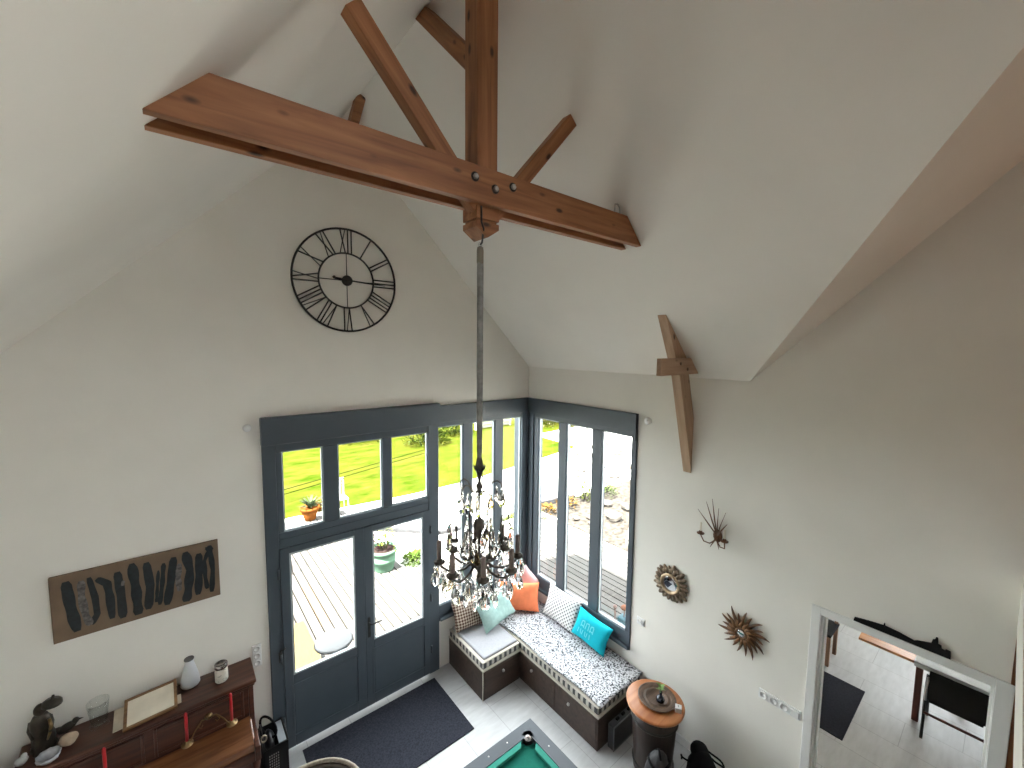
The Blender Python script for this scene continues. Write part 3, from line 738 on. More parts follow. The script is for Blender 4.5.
# ================================================================ PIANO
pi_ = thing('upright_piano', (-4.33, -.2, 0), 'dark mahogany upright piano with brass candle holders against the gable wall', 'piano')
X0, X1 = -5.08, -3.615
b = MB(); b.box(X0 - .02, X1 + .0, -.375, -.015, 1.165, 1.20); b.box(X0 - .01, X1 - .012, -.36, -.02, 1.135, 1.165); obj('lid', b, M_piano, pi_, bev=.012, seg=3)
b = MB(); b.box(X0, X0 + .04, -.33, -.02, 0, 1.135); b.box(X1 - .06, X1 - .022, -.33, -.02, 0, 1.135); b.box(X0 + .04, X1 - .06, -.06, -.02, 0, 1.135); obj('case', b, M_piano, pi_, bev=.004)
b = MB(); b.box(X0 + .04, X1 - .06, -.315, -.29, .80, 1.135); rect_frame(b, X0 + .10, -4.40, .85, 1.10, .02, .02, .02, .02, -.33, -.315); rect_frame(b, -4.34, X1 - .10, .85, 1.10, .02, .02, .02, .02, -.33, -.315)
obj('front_panel', b, M_piano, pi_, bev=.004)
b = MB(); b.hexa([(X0 + .03, -.60, .70), (X1 - .05, -.60, .70), (X1 - .05, -.30, .70), (X0 + .03, -.30, .70), (X0 + .03, -.57, .745), (X1 - .05, -.57, .745), (X1 - .05, -.31, .83), (X0 + .03, -.31, .83)])
obj('fallboard', b, wood('door_lit_mahogany', (.085, .030, .013), (.20, .082, .034), .25, knots=False, spec=.5), pi_, bev=.012, seg=3)  # lighter wood puts the reflected door light into the colour
b = MB(); b.box(X0, X0 + .045, -.63, -.28, .62, .76); b.box(X1 - .06, X1 - .018, -.63, -.28, .62, .76); b.box(X0 + .045, X1 - .06, -.62, -.29, .62, .70)
for x in (X0 + .0, X1 - .06): b.prism([(-.285, .76), (-.40, .76), (-.33, .80), (-.30, .92), (-.285, .92)], 'x', x, x + .04)
obj('key_bed', b, M_piano, pi_, bev=.008)
b = MB(); b.box(X0 + .04, X1 - .06, -.31, -.29, .10, .62); b.box(X0, X1 - .02, -.36, -.02, 0, .10); obj('lower_panel', b, M_piano, pi_, bev=.004)
for x in (X0 + .03, X1 - .05):
    b = MB(); b.lathe([(.022, 0), (.03, .03), (.02, .06), (.03, .2), (.034, .35), (.022, .5), (.03, .56), (.03, .62)], 14, (x, -.585, 0)); b.box(x - .03, x + .03, -.62, -.32, 0, .06); obj('leg', b, M_piano, pi_)
for k, (cxm, xs_) in enumerate(((-3.975, (-4.128, -3.82)), (-4.765, (-4.918, -4.612)))):
    b = MB(); b.lathe([(.032, 0), (.03, .008), (.012, .014), (.01, .03)], 14, (cxm, -.315, 1.0), Ry)
    ht = obj('candle_holder', b, M_brass, pi_)
    for x in xs_:
        s_ = 1 if x > cxm else -1
        b = MB(); b.tube([(cxm, -.335, 1.0), (cxm + s_ * .05, -.37, 1.03), (cxm + s_ * .10, -.42, 1.0), (cxm + s_ * .13, -.45, .96), (x, -.46, .945)], .006, 6)
        b.tube([(cxm + s_ * .05, -.37, 1.03), (cxm + s_ * .075, -.38, .985), (cxm + s_ * .055, -.375, .965), (cxm + s_ * .045, -.37, .985)], .004, 6)
        b.lathe([(.006, -.02), (.04, -.004), (.044, .004), (.018, .004), (.015, .03), (.012, .03), (.012, .01), (.0001, .01)], 16, (x, -.46, .95)); obj('holder_arm', b, M_brass, ht)
        b = MB(); b.lathe([(.0115, .981), (.0115, 1.22), (.006, 1.23), (.0001, 1.231)], 12, (x, -.46, 0))
        o = obj('red_candle', b, M_red, loc=(x, -.46, .981))
        tag(o, {0: 'red candle on the brass arm close to the open book end', 1: 'red candle on the brass arm next to the piano corner by the door'}[0 if s_ < 0 else 1] if k == 0 else
            ('red candle on the piano holder beyond the bronze figure' if s_ < 0 else 'red candle below the glass vase in the far piano holder'), 'candle', 'red candles in the piano holders')

# things on the piano lid, z 1.20
Z1 = 1.20
lamp = thing('white_vase', (-4.085, -.075, Z1), 'white tapering porcelain vase on the piano beside the framed sheet', 'vase')
b = MB(); b.lathe([(.066, 0), (.072, .01), (.066, .07), (.048, .15), (.034, .205), (.032, .23), (.036, .245), (.031, .245), (.026, .23), (.026, .12), (.0001, .10)], 24, (-4.085, -.075, Z1)); obj('body', b, plain('white_porcelain', (.62, .64, .66), .3, var=.02), lamp)
b = MB(); b.lathe([(.0365, .236), (.0375, .241), (.0365, .247), (.031, .247)], 20, (-4.085, -.075, Z1)); obj('rim', b, plain('dark_band', (.12, .12, .12), .5), lamp)
jar = thing('jar', (-3.862, -.20, Z1), 'small patterned white jar with a shiny dark lid near the piano corner', 'jar')
b = MB(); b.lathe([(.045, 0), (.050, .006), (.050, .10), (.043, .12), (.041, .125), (.0001, .125)], 20, (-3.862, -.19, Z1)); obj('body', b, checker_mat('leaf_pattern_china', (.66, .62, .55), (.10, .10, .06), 'speck', 28, .35, .62), jar)
b = MB(); b.lathe([(.047, .123), (.051, .128), (.051, .158), (.045, .163), (.042, .150), (.0001, .148)], 20, (-3.862, -.19, Z1)); obj('lid', b, plain('chrome', (.30, .28, .27), .15, 1.0, var=.1), jar)
# framed sheet / music book lying back on a low rest
fr_ = thing('framed_sheet', (-4.35, -.2, Z1), 'wooden framed sheet of cream paper lying tilted on the piano lid', 'framed sheet')
def tilt(u, v, w):   # u along x, v up the slope, w out of the face
    c0 = Vector((-4.515, -.352, Z1 + .006)); e1 = Vector((.325, .03, 0)).normalized(); e2 = Vector((-.012, .98, .20)).normalized(); e3 = e1.cross(e2)
    return c0 + e1 * u + e2 * v + e3 * w
def tb(b, u0, u1, v0, v1, w0, w1): b.hexa([tilt(u0, v0, w0), tilt(u1, v0, w0), tilt(u1, v1, w0), tilt(u0, v1, w0), tilt(u0, v0, w1), tilt(u1, v0, w1), tilt(u1, v1, w1), tilt(u0, v1, w1)])
b = MB()
tb(b, 0, .34, 0, .022, 0, .018); tb(b, 0, .34, .272, .294, 0, .018); tb(b, 0, .022, .022, .272, 0, .018); tb(b, .318, .34, .022, .272, 0, .018)
obj('frame', b, wood('warm_frame_wood', (.12, .06, .025), (.26, .14, .06), .4, knots=False), fr_, bev=.003)
b = MB(); tb(b, .015, .325, .015, .28, .004, .010); obj('paper', b, M_paper, fr_)
b = MB(); M_oldp = plain('old_paper', (.42, .37, .29), .9, var=.15, sc=12)
tb(b, -.06, .03, .04, .25, .0, .003); obj('loose_paper', b, M_oldp, fr_)
b = MB(); tb(b, .30, .365, .03, .12, .0, .003); obj('loose_paper', b, M_oldp, fr_)
vs_ = thing('glass_vase', (-4.665, -.135, Z1), 'clear empty glass vase on the piano between the frame and stone', 'vase')
b = MB(); b.lathe([(.052, 0), (.062, .004), (.062, .012), (.050, .02), (.055, .10), (.070, .205), (.067, .205), (.051, .10), (.046, .024), (.0001, .022)], 28, (-4.665, -.135, Z1)); obj('body', b, M_clear, vs_)
st = thing('bronze_figure', (-4.965, -.16, Z1), 'dark bronze figurine standing at the end of the piano', 'figurine')
b = MB()
b.lathe([(.065, 0), (.068, .02), (.058, .04), (.062, .10), (.054, .16), (.060, .2), (.054, .25), (.038, .28), (.032, .295)], 14, (-4.965, -.16, Z1), None, lambda a, z: 1 + .16 * sin(3 * a + 9 * z) + .08 * sin(5 * a - 14 * z))
b.ball((-4.962, -.165, Z1 + .325), .040, .9, 1, 1.15, n=12, k=10)
b.tube([(-4.965 - .045, -.16, Z1 + .25), (-5.02, -.18, Z1 + .20), (-5.0, -.21, Z1 + .14)], [.018, .015, .012], 8); b.tube([(-4.965 + .045, -.16, Z1 + .25), (-4.905, -.19, Z1 + .22), (-4.91, -.22, Z1 + .16)], [.018, .015, .012], 8)
obj('body', b, M_bronze, st)
b = MB(); b.lathe([(.046, .335), (.060, .343), (.056, .362), (.040, .378), (.010, .385), (.008, .41), (.0001, .415)], 16, (-4.962, -.165, Z1), Matrix.Rotation(rad(10), 3, 'Y')); obj('hat', b, M_bronze, st)
b = MB(); b.tube([(-4.915, -.195, Z1 + .25), (-4.905, -.215, Z1 + .20), (-4.915, -.215, Z1 + .15), (-4.93, -.21, Z1 + .10)], [.009, .011, .010, .006], 8); obj('sash', b, M_brass, st)
cr = thing('stone', (-4.825, -.215, Z1), 'lump of pale cream stone on the piano in front of the bird', 'stone')
b = MB(); b.ball((-4.825, -.215, Z1 + .042), .055, 1.0, .8, .82, n=10, k=7, wob=lambda a, z: 1 + .14 * sin(3 * a + 30 * z) + .1 * sin(5 * a)); obj('body', b, plain('cream_stone', (.40, .31, .22), .9, var=.2, sc=25, bump=.5), cr)
bw = thing('shell_dish', (-4.915, -.305, Z1), 'silver grey shell dish on the piano lid edge below the bronze figurine', 'dish')
b = MB(); b.lathe([(.0001, .006), (.03, .008), (.055, .03), (.062, .05), (.066, .05), (.058, .02), (.035, 0), (.0001, 0)], 24, (-4.915, -.305, Z1), None, lambda a, z: 1 + .07 * sin(9 * a)); obj('body', b, plain('grey_shell', (.34, .35, .37), .3, .2, var=.4, sc=15), bw)
wd = thing('porcelain_figure', (-5.06, -.23, Z1), 'tiny white porcelain piece at the far end of the piano lid', 'ornament')
b = MB(); b.ball((-5.06, -.23, Z1 + .03), .034, 1, .7, .9, n=10, k=8, wob=lambda a, z: 1 + .2 * sin(2 * a + 40 * z)); b.ball((-5.045, -.23, Z1 + .065), .017, n=8, k=6); obj('body', b, plain('white_china', (.42, .43, .41), .4, var=.05), wd)
bd = thing('dark_bird', (-4.85, -.085, Z1), 'dark little bird figurine between the bronze figure and glass vase', 'figurine')
b = MB(); b.ball((-4.85, -.085, Z1 + .055), .04, 1.5, .8, .8, n=12, k=8, M=Matrix.Rotation(rad(-18), 3, 'Y')); b.ball((-4.80, -.09, Z1 + .09), .022, n=10, k=8); b.tube([(-4.78, -.09, Z1 + .09), (-4.755, -.09, Z1 + .087)], [.007, .001], 6); b.tube([(-4.89, -.085, Z1 + .06), (-4.94, -.085, Z1 + .08)], [.02, .004], 6)
b.tube([(-4.85, -.10, Z1 + .03), (-4.85, -.10, Z1)], .005, 5); b.tube([(-4.85, -.07, Z1 + .03), (-4.85, -.07, Z1)], .005, 5); obj('body', b, M_bronze, bd)

# black basket by the door
bk = thing('log_basket', (-3.50, -.20, 0), 'black perforated metal log basket with a hoop handle beside the door', 'basket')
b = MB(); b0, b1, b2, b3, bh = -3.585, -3.375, -.36, -.06, .44
b.box(b0, b1, b2, b2 + .008, 0, bh); b.box(b0, b1, b3 - .008, b3, 0, bh); b.box(b0, b0 + .008, b2, b3, 0, bh); b.box(b1 - .008, b1, b2, b3, 0, bh); b.box(b0, b1, b2, b3, 0, .01); obj('body', b, M_dark, bk)
b = MB(); rect_frame(b, b0 - .004, b1 + .004, bh, bh + .006, .001, .001, .001, .001, b2, b3)
b = MB(); b.tube([(b0, b2, bh), (b1, b2, bh), (b1, b3, bh), (b0, b3, bh)], .007, 6, closed=True); obj('rim', b, M_iron, bk)
b = MB()
for i in range(7):
    for k in range(5): b.cbox((b0 + .05 + .018 * k, b2 - .002, .19 + .028 * i), (.008, .004, .012))
obj('perforation', b, plain('pale_lattice', (.25, .24, .23), .6), bk)
b = MB(); b.tube([(-3.578, -.21 + .13 * cos(pi * t / 12), bh + .12 * sin(pi * t / 12)) for t in range(13)], .006, 6); obj('handle', b, M_iron, bk)
bagk = thing('black_hoop_bag', (-3.52, -.21, .42), 'black rounded bag with a ring handle standing in the log basket', 'bag')
b = MB(); b.ball((-3.515, -.21, .40), .10, .48, 1.05, .80, n=14, k=10, wob=lambda a, z: 1 + .06 * sin(4 * a + 20 * z)); obj('body', b, plain('black_leather', (.012, .012, .014), .35), bagk)
b = MB(); b.tube([(-3.518 + .055 * cos(2 * pi * t / 20), -.21 - .105 * cos(2 * pi * t / 20) * .9, .54 + .10 * sin(2 * pi * t / 20)) for t in range(20)], .011, 6, closed=True); obj('ring_handle', b, M_dark, bagk)
b = MB(); b.tube([(-3.575 + .022 * cos(2 * pi * t / 14), -.34, .55 + .032 * sin(2 * pi * t / 14)) for t in range(14)], .008, 6, closed=True); obj('buckle', b, plain('pale_buckle', (.36, .32, .24), .4, .5), bagk)
pc = thing('grey_folder', (-3.42, -.2, .5), 'flat pale grey card lying on the log basket rim beside the bag', 'card')
b = MB(); b.hexa([(-3.452, -.345, .43), (-3.388, -.345, .43), (-3.388, -.075, .43), (-3.452, -.075, .43), (-3.452, -.345, .437), (-3.388, -.345, .437), (-3.388, -.075, .437), (-3.452, -.075, .437)]); obj('cover', b, plain('grey_card', (.30, .33, .36), .7), pc)

# ================================================================ MAT, POOL TABLE, ARMCHAIR
b = MB(); b.box(-3.207, -1.653, -1.03, -.115, 0, .012)
m_ = obj('door_mat', b, M_mat, loc=(-2.4, -.57, 0), bev=.004); tag(m_, 'large rectangular charcoal mat inside the garden doors', 'mat')
po = thing('pool_table', (-2.29, -3.1, 0), 'pool table with green cloth and slate grey rails, only its corner showing', 'pool table')
PX0, PX1, PY0, PY1, PZ = -2.96, -1.640, -4.30, -1.935, .80
M_rail = plain('slate_grey_rail', (.050, .062, .078), .45, var=.06)
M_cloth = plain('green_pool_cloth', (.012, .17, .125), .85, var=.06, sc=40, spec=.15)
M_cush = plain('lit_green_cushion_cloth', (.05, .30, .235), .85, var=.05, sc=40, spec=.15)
rw = .115
b = MB()
b.box(PX0 + .0, PX1 - .14, PY1 - rw, PY1, PZ - .05, PZ); b.box(PX0, PX1 - .14, PY0, PY0 + rw, PZ - .05, PZ)
b.box(PX1 - rw, PX1, PY0 + .14, PY1 - .14, PZ - .05, PZ); b.box(PX0, PX0 + rw, PY0 + rw, PY1 - rw, PZ - .05, PZ)
# mitred corner piece round the pocket
cxp, cyp = PX1 - .135, PY1 - .120
arc = [(cxp + .052 * cos(t), cyp + .052 * sin(t)) for t in [rad(-45 + 180 * k / 10) for k in range(11)]]
b.prism([(PX1 - .14, PY1), (PX1 - .14, PY1 - rw + .0), *[(p[0], p[1]) for p in arc[::-1]], (PX1 - rw, PY1 - .14), (PX1, PY1 - .14), (PX1, PY1)], 'z', PZ - .05, PZ)
obj('rail', b, M_rail, po)
b = MB(); b.box(PX0 + .04, PX1 - .04, PY0 + .04, PY1 - .04, PZ - .24, PZ - .075); obj('apron', b, M_rail, po, bev=.01)
b = MB(); b.box(PX0 + rw, PX1 - rw, PY0 + rw, PY1 - rw, PZ - .075, PZ - .040); obj('cloth', b, M_cloth, po)
b = MB()
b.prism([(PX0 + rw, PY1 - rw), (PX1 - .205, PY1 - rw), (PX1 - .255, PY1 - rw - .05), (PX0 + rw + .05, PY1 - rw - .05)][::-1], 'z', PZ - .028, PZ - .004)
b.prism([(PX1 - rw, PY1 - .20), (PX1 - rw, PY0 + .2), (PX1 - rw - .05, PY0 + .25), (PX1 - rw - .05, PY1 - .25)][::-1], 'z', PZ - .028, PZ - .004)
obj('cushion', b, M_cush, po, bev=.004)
b = MB(); b.lathe([(.052, PZ - .004), (.050, PZ - .12), (.0001, PZ - .125)], 20, (cxp, cyp, 0)); obj('pocket', b, M_dark, po)
b = MB()
for x in (-1.80 - .16, -2.16, -2.42): b.lathe([(.007, PZ), (.007, PZ + .001), (.0001, PZ + .001)], 10, (x, PY1 - .055, 0))
for y in (-2.24, -2.50, -2.76): b.lathe([(.007, PZ), (.007, PZ + .001), (.0001, PZ + .001)], 10, (PX1 - .055, y, 0))
obj('sight', b, M_white, po)
for x in (PX0 + .14, PX1 - .14):
    for y in (PY0 + .14, PY1 - .14):
        b = MB(); b.lathe([(.05, 0), (.06, .05), (.04, .1), (.05, .4), (.075, .56)], 16, (x, y, 0)); obj('leg', b, M_rail, po)
pb = thing('billiard_ball', (cxp - .02, cyp - .025, PZ - .04), 'pale pink-and-white ball resting in the pool table corner pocket', 'ball')
b = MB(); b.ball((cxp - .012, cyp - .014, PZ - .012), .030, n=20, k=14); obj('body', b, checker_mat('pink_speckled_resin', (.62, .58, .56), (.55, .20, .20), 'speck', 40, .25, .6), pb)

# round-backed armchair whose back just enters the frame
ac = thing('tub_armchair', (-3.46, -1.60, 0), 'tub armchair with a rounded beige piped back at the mat edge', 'armchair')
M_uph = plain('dark_brown_upholstery', (.055, .042, .035), .8, var=.15, sc=30)
M_pip = plain('beige_piping', (.30, .26, .21), .8, var=.25, sc=60)
ax, ay, ar_, ah = -3.46, -1.60, .40, .90
def backpt(t, rr=ar_): return (ax + rr * cos(t), ay + rr * sin(t))
b = MB(); n = 24
ts = [rad(-50 + 220 * k / n) for k in range(n + 1)]
def hh(t):
    k = (t - rad(60)) / rad(110); return ah - .26 * k * k * k * k - .02 * k * k
vs = []; fs = []
for t in ts:
    o_, i_ = backpt(t), backpt(t, ar_ - .055)
    vs += [(o_[0], o_[1], .12), (o_[0], o_[1], hh(t) - .01), (i_[0], i_[1], hh(t) - .01), (i_[0], i_[1], .12)]
for k in range(n):
    a = 4 * k; c = a + 4
    for q in range(4): fs.append((a + q, c + q, c + (q + 1) % 4, a + (q + 1) % 4))
fs += [(0, 1, 2, 3), (4 * n + 3, 4 * n + 2, 4 * n + 1, 4 * n)]
b.add(vs, fs); obj('backrest', b, M_uph, ac, bev=.012)
b = MB(); b.tube([(*backpt(t, ar_ - .012), hh(t)) for t in ts], .016, 8); obj('piping', b, M_pip, ac)
b = MB(); b.lathe([(.33, .12), (.338, .36), (.325, .44), (.26, .46), (.0001, .46)], 28, (ax, ay, 0)); obj('seat', b, M_uph, ac)
for sx in (-.22, .22):
    for sy in (-.22, .22):
        b = MB(); b.lathe([(.012, 0), (.02, .14)], 10, (ax + sx, ay + sy, 0)); obj('leg', b, M_piano, ac)

# ================================================================ CORNER BENCH
M_ben = wood('dark_brown_bench_wood', (.030, .018, .014), (.065, .040, .030), .45, knots=False)
M_tick = checker_mat('striped_ticking', (.50, .48, .43), (.075, .075, .078), 'stripe', 13, .9, .5)
M_greyf = plain('grey_linen', (.33, .33, .35), .95, var=.06, sc=60, spec=.1)
M_edge = plain('cream_edge_strip', (.52, .48, .41), .6, var=.05)
bn = thing('corner_bench', (-.5, -.6, 0), 'L-shaped dark wooden storage bench under the corner window', 'bench')
BH = .375
b = MB(); b.box(-1.372, -.80, -.795, -.01, .0, BH); obj('short_box', b, M_ben, bn, bev=.004)
b = MB(); b.box(-.79, -.012, -2.06, -.01, 0, BH); obj('long_box', b, M_ben, bn, bev=.004)
b = MB(); b.box(-1.378, -.79, -.803, -.01, BH, BH + .016); b.box(-.797, -.01, -2.068, -.01, BH, BH + .016); b.box(-1.38, -1.372, -.803, -.795, 0, BH); obj('edge_strip', b, M_edge, bn)
def drawer(name, pts, knob):
    b = MB(); b.box(*pts); d = obj(name, b, M_ben, bn, bev=.006)
    b = MB(); b.ball(knob, .018, n=12, k=8); obj('knob', b, M_steel, d)
drawer('drawer', (-1.35, -.815, -.803, -.795, .03, .355), (-1.08, -.82, .27))
drawer('drawer', (-.798, -.79, -1.42, -.83, .03, .355), (-.815, -1.04, .27))
drawer('drawer', (-.798, -.79, -2.04, -1.45, .03, .355), (-.815, -1.66, .27))

def slabcush(name, x0, x1, y0, y1, z0, z1, m, par, r=.03):
    b = MB(); b.box(x0, x1, y0, y1, z0, z1); return obj(name, b, m, par, bev=r, seg=4)
cA = thing('seat_cushion', (-1.09, -.4, BH + .016), 'grey linen topped striped mattress cushion on the short bench arm', 'cushion')
slabcush('ticking_body', -1.372, -.80, -.79, -.012, BH + .017, .485, M_tick, cA, .025)
slabcush('cream_top', -1.374, -.798, -.792, -.011, .472, .488, M_edge, cA, .012)
slabcush('linen_top', -1.335, -.81, -.76, -.02, .478, .515, M_greyf, cA, .016)
cB = thing('seat_cushion', (-.4, -1.0, BH + .016), 'long striped mattress cushion under the speckled throw', 'cushion')
slabcush('ticking_body', -.785, -.014, -2.055, -.012, BH + .017, .485, M_tick, cB, .025)
slabcush('cream_top', -.787, -.013, -2.057, -.011, .472, .488, M_edge, cB, .012)
# throw: draped sheet over the long cushion
M_throw = checker_mat('black_and_white_fleck_knit', (.012, .012, .018), (.60, .61, .64), 'speck', 50, .95, .475)
b = MB(); nx, ny = 28, 44; vs = []; fs = []
def thz(x, y):
    z = .502 + .006 * sin(9 * x + 3 * y) + .005 * sin(7 * y)
    return z
for j in range(ny + 1):
    for i in range(nx + 1):
        u, v = i / nx, j / ny
        x = -.775 + .755 * u; y = -.20 - 1.88 * v
        x += .012 * sin(6 * y) * (1 - u)
        z = thz(x, y)
        vs.append((x, y, z))
for j in range(ny):
    for i in range(nx):
        a = j * (nx + 1) + i; fs.append((a, a + nx + 1, a + nx + 2, a + 1))
b.add(vs, fs, True)
o = obj('throw_blanket', b, M_throw, loc=(-.4, -1.1, .5)); sm = o.modifiers.new('thick', 'SOLIDIFY'); sm.thickness = .016; sm.offset = 1
tag(o, 'black and white flecked knitted throw spread over the long bench', 'throw')

def pillow(name, w, h, t, m, loc, xax, yax, label, group='scatter pillows on the corner bench', seed=1):
    """soft pillow: xax its long side, yax its up side in the world; parts share the frame"""
    rnd = random.Random(seed); n = 22; vs = []; fs = []
    ph = [rnd.uniform(0, 6) for _ in range(4)]
    for s_ in (1, -1):
        for j in range(n + 1):
            for i in range(n + 1):
                u, v = 2 * i / n - 1, 2 * j / n - 1
                pin = 1 - .07 * (1 - u * u) * v * v; pin2 = 1 - .07 * (1 - v * v) * u * u
                th = max(0, (1 - u ** 4) * (1 - v ** 4)) ** .55 * (1 + .08 * sin(3 * u + ph[0]) * sin(2 * v + ph[1]))
                vs.append((u * w / 2 * pin2, v * h / 2 * pin, s_ * (t / 2 * th + .001) + .006 * sin(4 * u + ph[2]) * sin(3 * v + ph[3])))
    k = (n + 1) ** 2
    for j in range(n):
        for i in range(n):
            a = j * (n + 1) + i; fs.append((a, a + 1, a + n + 2, a + n + 1)); fs.append((k + a, k + a + n + 1, k + a + n + 2, k + a + 1))
    b = MB(); b.add(vs, fs, True)
    X_ = Vector(xax).normalized(); Y_ = Vector(yax); Y_ = (Y_ - X_ * Y_.dot(X_)).normalized(); Z_ = X_.cross(Y_)
    o = obj(name, b, m, local=True, loc=loc, rot=Matrix((X_, Y_, Z_)).transposed().to_euler())
    tag(o, label, 'pillow', group)
    return o, (X_, Y_, Z_)
M_chk = checker_mat('brown_cream_check', (.115, .060, .045), (.52, .44, .37), 'check', 40)
M_mint = plain('pale_mint_cotton', (.36, .52, .49), .95, var=.12, sc=22, spec=.1)
M_or = plain('orange_cotton', (.90, .25, .115), .9, var=.1, sc=9, spec=.1)
M_pink = plain('pale_pink_cotton', (.70, .52, .55), .95, var=.1, sc=9, spec=.1)
M_dot = checker_mat('white_lattice_print', (.76, .74, .73), (.15, .15, .165), 'dots', 27, .95, .30)
M_turq = plain('turquoise_cotton', (.012, .42, .52), .85, var=.08, sc=9, spec=.1)
pillow('pillow', .40, .36, .12, M_chk, (-1.17, -.140, .690), (1, -.12, 0), (.05, .42, .9), 'brown and cream checked pillow at the outer end of the bench', seed=2)
pillow('pillow', .56, .38, .13, M_mint, (-.83, -.315, .715), (1, .12, .10), (-.1, .55, .83), 'pale mint green pillow leaning in front of the checked one', seed=3)
pillow('pillow', .58, .38, .15, M_or, (-.40, -.30, .715), (.74, -.67, 0), (.28, .3, .91), 'bright orange pillow standing in the window corner', seed=4)
pillow('pillow', .36, .36, .12, M_pink, (-.17, -.145, .80), (.55, -.5, .62), (-.4, .35, .85), 'pale pink pillow peeping up behind the orange one', seed=5)
pillow('pillow', .60, .42, .13, M_dot, (-.115, -.87, .72), (0, -1, .0), (.36, 0, .93), 'white pillow with a dark lattice print against the window sill', seed=6)
tq, axs = pillow('pillow', .52, .34, .14, M_turq, (-.150, -1.42, .712), (.02, -1, -.09), (.42, 0, .91), 'turquoise pillow with pale printed letters near the bench end', seed=7)
# printed pale letters on the turquoise pillow
M_print = plain('pale_print', (.13, .60, .68), .9)
b = MB()
def pz(u, v):
    a, c = 2 * u / .52, 2 * v / .34
    th = max(0, (1 - a ** 4) * (1 - c ** 4)) ** .55
    return .07 * th * 1.06 + .0065
def seg2(p, q, w=.010):
    p = Vector(p); q = Vector(q); d = (q - p).normalized(); n_ = Vector((-d.y, d.x)) * w / 2
    k = 4; vs = []
    for i in range(k + 1):
        m2 = p + (q - p) * i / k
        for s_ in (-1, 1):
            e = m2 + n_ * s_; vs.append((e.x, e.y, pz(e.x, e.y)))
    b.add(vs, [(2 * i, 2 * i + 1, 2 * i + 3, 2 * i + 2) for i in range(k)])
for k in range(3):     # upper row: three tall rounded glyphs
    u = -.095 + .07 * k
    seg2((u - .022, -.005), (u - .020, .065), .012); seg2((u + .022, -.005), (u + .018, .065), .012); seg2((u - .020, .065), (u + .018, .072), .012)
    if k != 1: seg2((u - .022, .012), (u + .022, .010), .012)
for k in range(6):     # lower row: short upright strokes
    u = -.135 + .034 * k
    seg2((u, -.03), (u + (.012 if k % 2 else -.004), -.085), .011)
obj('printed_lettering', b, M_print, tq, local=True, loc=tuple(wl(tq)))

# grey case beside the bench end
gc = thing('storage_case', (-.40, -2.15, 0), 'flat dark grey case with a pale edge standing against the bench end', 'case')
b = MB(); b.box(-.655, -.16, -2.165, -2.085, .0, .27); obj('body', b, plain('dark_grey_shell', (.045, .047, .052), .5), gc, bev=.01)
b = MB(); rect_frame(b, -.66, -.155, 0.0, .275, .012, .012, .012, .012, -2.172, -2.160); obj('edge_trim', b, plain('grey_trim', (.16, .165, .175), .45), gc, bev=.003)
b = MB()
for x in (-.56, -.46, -.36): b.box(x, x + .045, -2.135, -2.11, .27, .29)
obj('catch', b, M_dark, gc, bev=.004)

# ================================================================ SIDE TABLE AND WHAT STANDS AROUND IT
TX, TY, TZ = -.495, -2.525, .75
tbl = thing('side_table', (TX, TY, 0), 'small round side table with an orange wooden top and dark tub base', 'side table')
b = MB(); b.lathe([(.0001, TZ - .035), (.262, TZ - .035), (.275, TZ - .028), (.279, TZ - .015), (.275, TZ - .004), (.262, TZ), (.0001, TZ)], 48, (TX, TY, 0)); obj('table_top', b, wood('orange_table_wood', (.34, .115, .040), (.50, .21, .085), .35, knots=False, sc=.7), tbl)
b = MB(); b.lathe([(.17, .0), (.185, .03), (.18, .06), (.20, .35), (.215, TZ - .036)], 32, (TX, TY, 0), None, lambda a, z: 1 + .02 * sin(12 * a)); obj('tub_base', b, wood('dark_stave_wood', (.012, .009, .008), (.036, .022, .018), .4, knots=False, ax=2), tbl)
for z, r in ((.12, .187), (.58, .211)):
    b = MB(); b.tube([(TX + (r + .006) * cos(2 * pi * t / 32), TY + (r + .006) * sin(2 * pi * t / 32), z) for t in range(32)], .010, 6, closed=True); obj('hoop', b, M_iron, tbl)
ty_ = thing('carved_tray', (TX + .03, TY - .0, TZ), 'round carved dark wooden dish on the orange side table', 'dish')
b = MB(); b.lathe([(.0001, TZ + .001), (.155, TZ + .001), (.182, TZ + .02), (.184, TZ + .026), (.174, TZ + .028), (.160, TZ + .02), (.150, TZ + .024), (.140, TZ + .016), (.118, TZ + .012), (.108, TZ + .022), (.098, TZ + .012), (.0001, TZ + .010)], 48, (TX + .03, TY, 0), None, lambda a, z: 1 + .012 * sin(24 * a)); obj('body', b, wood('grey_brown_carved_wood', (.055, .033, .022), (.15, .092, .060), .5, knots=False, sc=1.5), ty_)
bt = thing('glass_bottle_vase', (TX + .02, TY - .03, TZ + .013), 'small dark glass bulb vase with green leaves in the carved dish', 'vase')
bx_, by_ = TX + .01, TY - .05
b = MB(); b.lathe([(.022, TZ + .013), (.040, TZ + .03), (.042, TZ + .05), (.030, TZ + .075), (.012, TZ + .09), (.012, TZ + .115), (.016, TZ + .12), (.010, TZ + .118), (.0001, TZ + .11)], 20, (bx_, by_, 0)); obj('body', b, plain('dark_blue_glass', (.012, .015, .03), .08, spec=.8), bt)
M_leaf = plain('fresh_leaf', (.13, .25, .05), .5, var=.25, sc=20)
def leafblade(b, base, d, l, w):
    base = Vector(base); d = Vector(d).normalized(); s_ = d.cross(Vector((.2, .1, 1))).normalized(); up_ = s_.cross(d)
    vs = [base, base + d * l * .4 + s_ * w + up_ * .1 * l, base + d * l * .45, base + d * l * .4 - s_ * w + up_ * .1 * l, base + d * l - up_ * .1 * l]
    b.add(vs, [(0, 1, 2), (0, 2, 3), (1, 4, 2), (2, 4, 3)], True)
b = MB()
